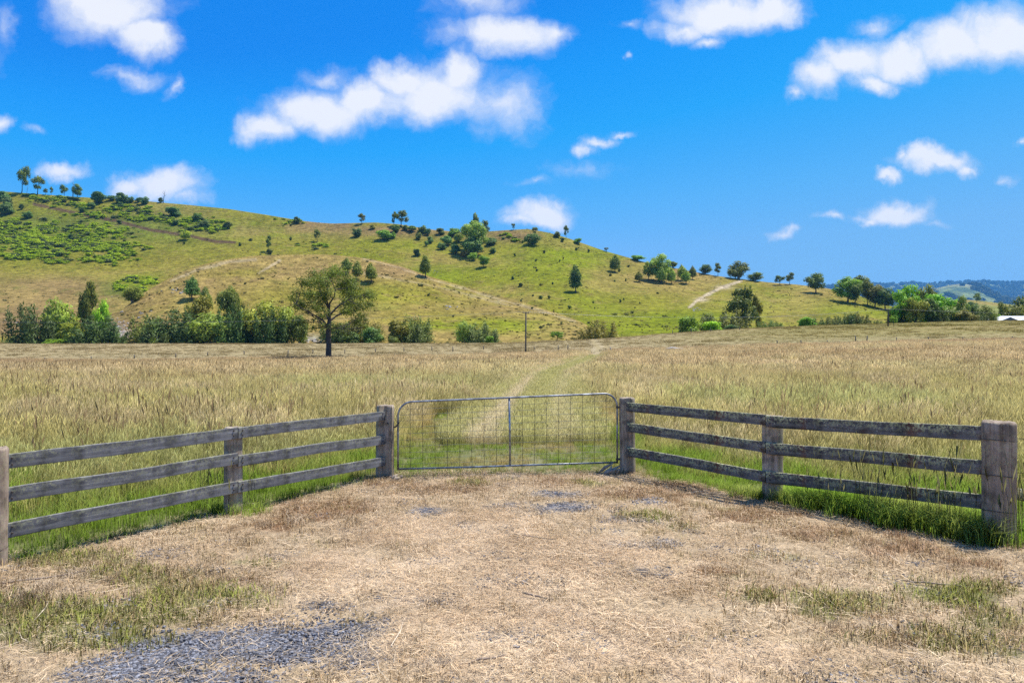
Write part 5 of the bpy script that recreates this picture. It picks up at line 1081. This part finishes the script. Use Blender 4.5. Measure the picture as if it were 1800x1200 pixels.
# house with a white roof behind the crest
mw = NT("white_roof_metal"); ww = mw.n('ShaderNodeTexWave'); mw.l(mw.coord('Object'), ww.inputs[0]); ww.inputs['Scale'].default_value = 2.2; mw.put(mw.b.inputs['Base Color'], (.78, .79, .80)); mw.b.inputs['Roughness'].default_value = .45; mw.bump(ww.outputs[1], .3, .02); M_ROOF = mw.m
mw = NT("house_wall"); mw.put(mw.b.inputs['Base Color'], mw.mix(mw.noise(mw.coord('Object'), 2), (.42, .40, .37), (.52, .50, .47))); M_WALL = mw.m
mw = NT("gable_cladding"); mw.put(mw.b.inputs['Base Color'], (.11, .13, .15)); M_GABLE = mw.m
hd = 214.0; hx = (1757-900)/F*hd; hz = drop(hx+8, hd); ze = H+(600-563.2)/F*hd-hz
house = empty("farm_house", (hx, hd, hz), "farm house with white metal roof half hidden behind the paddock crest at right", "house")
Lh, Dh = 17.0, 9.0
def polys(name, V, Fs, mat, parent):
    me = bpy.data.meshes.new(name); me.from_pydata(V, [], Fs); me.materials.append(mat); me.update(); return link(name, me, parent)
polys("wall", [(0,0,-1),(Lh,0,-1),(Lh,Dh,-1),(0,Dh,-1),(0,0,ze),(Lh,0,ze),(Lh,Dh,ze),(0,Dh,ze)], [(0,1,5,4),(1,2,6,5),(2,3,7,6),(3,0,4,7)], M_WALL, house)
r = 1.55
polys("roof", [(-.6,-.6,ze),(Lh+.6,-.6,ze),(Lh+.6,Dh+.6,ze),(-.6,Dh+.6,ze),(3.6,Dh/2,ze+r),(Lh-3,Dh/2,ze+r),(-.6,-.6,ze-.15),(Lh+.6,-.6,ze-.15),(Lh+.6,Dh+.6,ze-.15),(-.6,Dh+.6,ze-.15)], [(0,1,5,4),(1,2,5),(2,3,4,5),(3,0,4),(0,6,7,1),(1,7,8,2),(2,8,9,3),(3,9,6,0),(6,9,8,7)], M_ROOF, house)
polys("porch_roof", [(-.9,-2.2,ze-.02),(1.8,-2.2,ze+1.05),(4.5,-2.2,ze-.02),(-.9,1.5,ze-.02),(1.8,2.6,ze+1.05),(4.5,1.5,ze-.02),(-.9,-2.2,ze-.14),(1.8,-2.2,ze+.93),(4.5,-2.2,ze-.14)], [(0,1,4,3),(1,2,5,4),(0,6,7,1),(1,7,8,2)], M_ROOF, house)
polys("gable", [(-.6,-2.12,ze-.1),(1.8,-2.12,ze+.9),(4.2,-2.12,ze-.1)], [(0,2,1)], M_GABLE, house)
for i, wx in enumerate((6.2, 9.4, 12.6)): wf = polys("window", [(wx,-.04,ze-2.0),(wx+1.5,-.04,ze-2.0),(wx+1.5,-.04,ze-.7),(wx,-.04,ze-.7)], [(0,1,2,3)], M_GABLE, house)
# dead stump and log at the far edge of the tall grass
p = cast(1078, 622, [ground]); e = empty("dead_stump", p, "broken grey stump leaning in the grass beside the track", "stump"); q = p.y/F
ms = [tube("s", [(-3*q,0,-.1),(-4*q,0,5*q),(-5.5*q,0,12*q)], [.30,.22,.05], None, 7), tube("s", [(-3*q,0,7*q),(2*q,.1,4*q),(7*q,.2,2*q)], [.22,.20,.10], None, 7), tube("s", [(-2*q,0,0),(2*q,0,4*q),(5*q,-.2,.6)], [.2,.22,.12], None, 7)]
link("stump_wood", join_parts("stump_wood", ms, M_DEAD), e)
p = cast(1170, 620.5, [ground]); lg = link("fallen_log", tube("fallen_log", [(0,0,.5),(.8,0,.62),(3,.2,.45),(6,.3,.42)], [.16,.26,.14,.08], M_ROCK, 8)); lg.location = p; tag(lg, "pale fallen log lying along the edge of the tall grass", "log")

# air between here and the far hills
hz_v = bpy.data.materials.new("haze_air"); hz_v.use_nodes = True; ht = hz_v.node_tree; ht.nodes.clear()
pv = ht.nodes.new('ShaderNodeVolumePrincipled'); pv.inputs['Color'].default_value = (.16, .52, 1.0, 1); pv.inputs['Density'].default_value = .000062; pv.inputs['Anisotropy'].default_value = .1
ho = ht.nodes.new('ShaderNodeOutputMaterial'); ht.links.new(pv.outputs[0], ho.inputs['Volume'])
bm = bmesh.new(); bmesh.ops.create_cube(bm, size=1.0); me = bpy.data.meshes.new("haze"); bm.to_mesh(me); bm.free(); me.materials.append(hz_v)
hzb = link("haze", me); hzb.scale = (30000, 13000, 870); hzb.location = (0, 5500, 415); tag(hzb, kind='stuff')
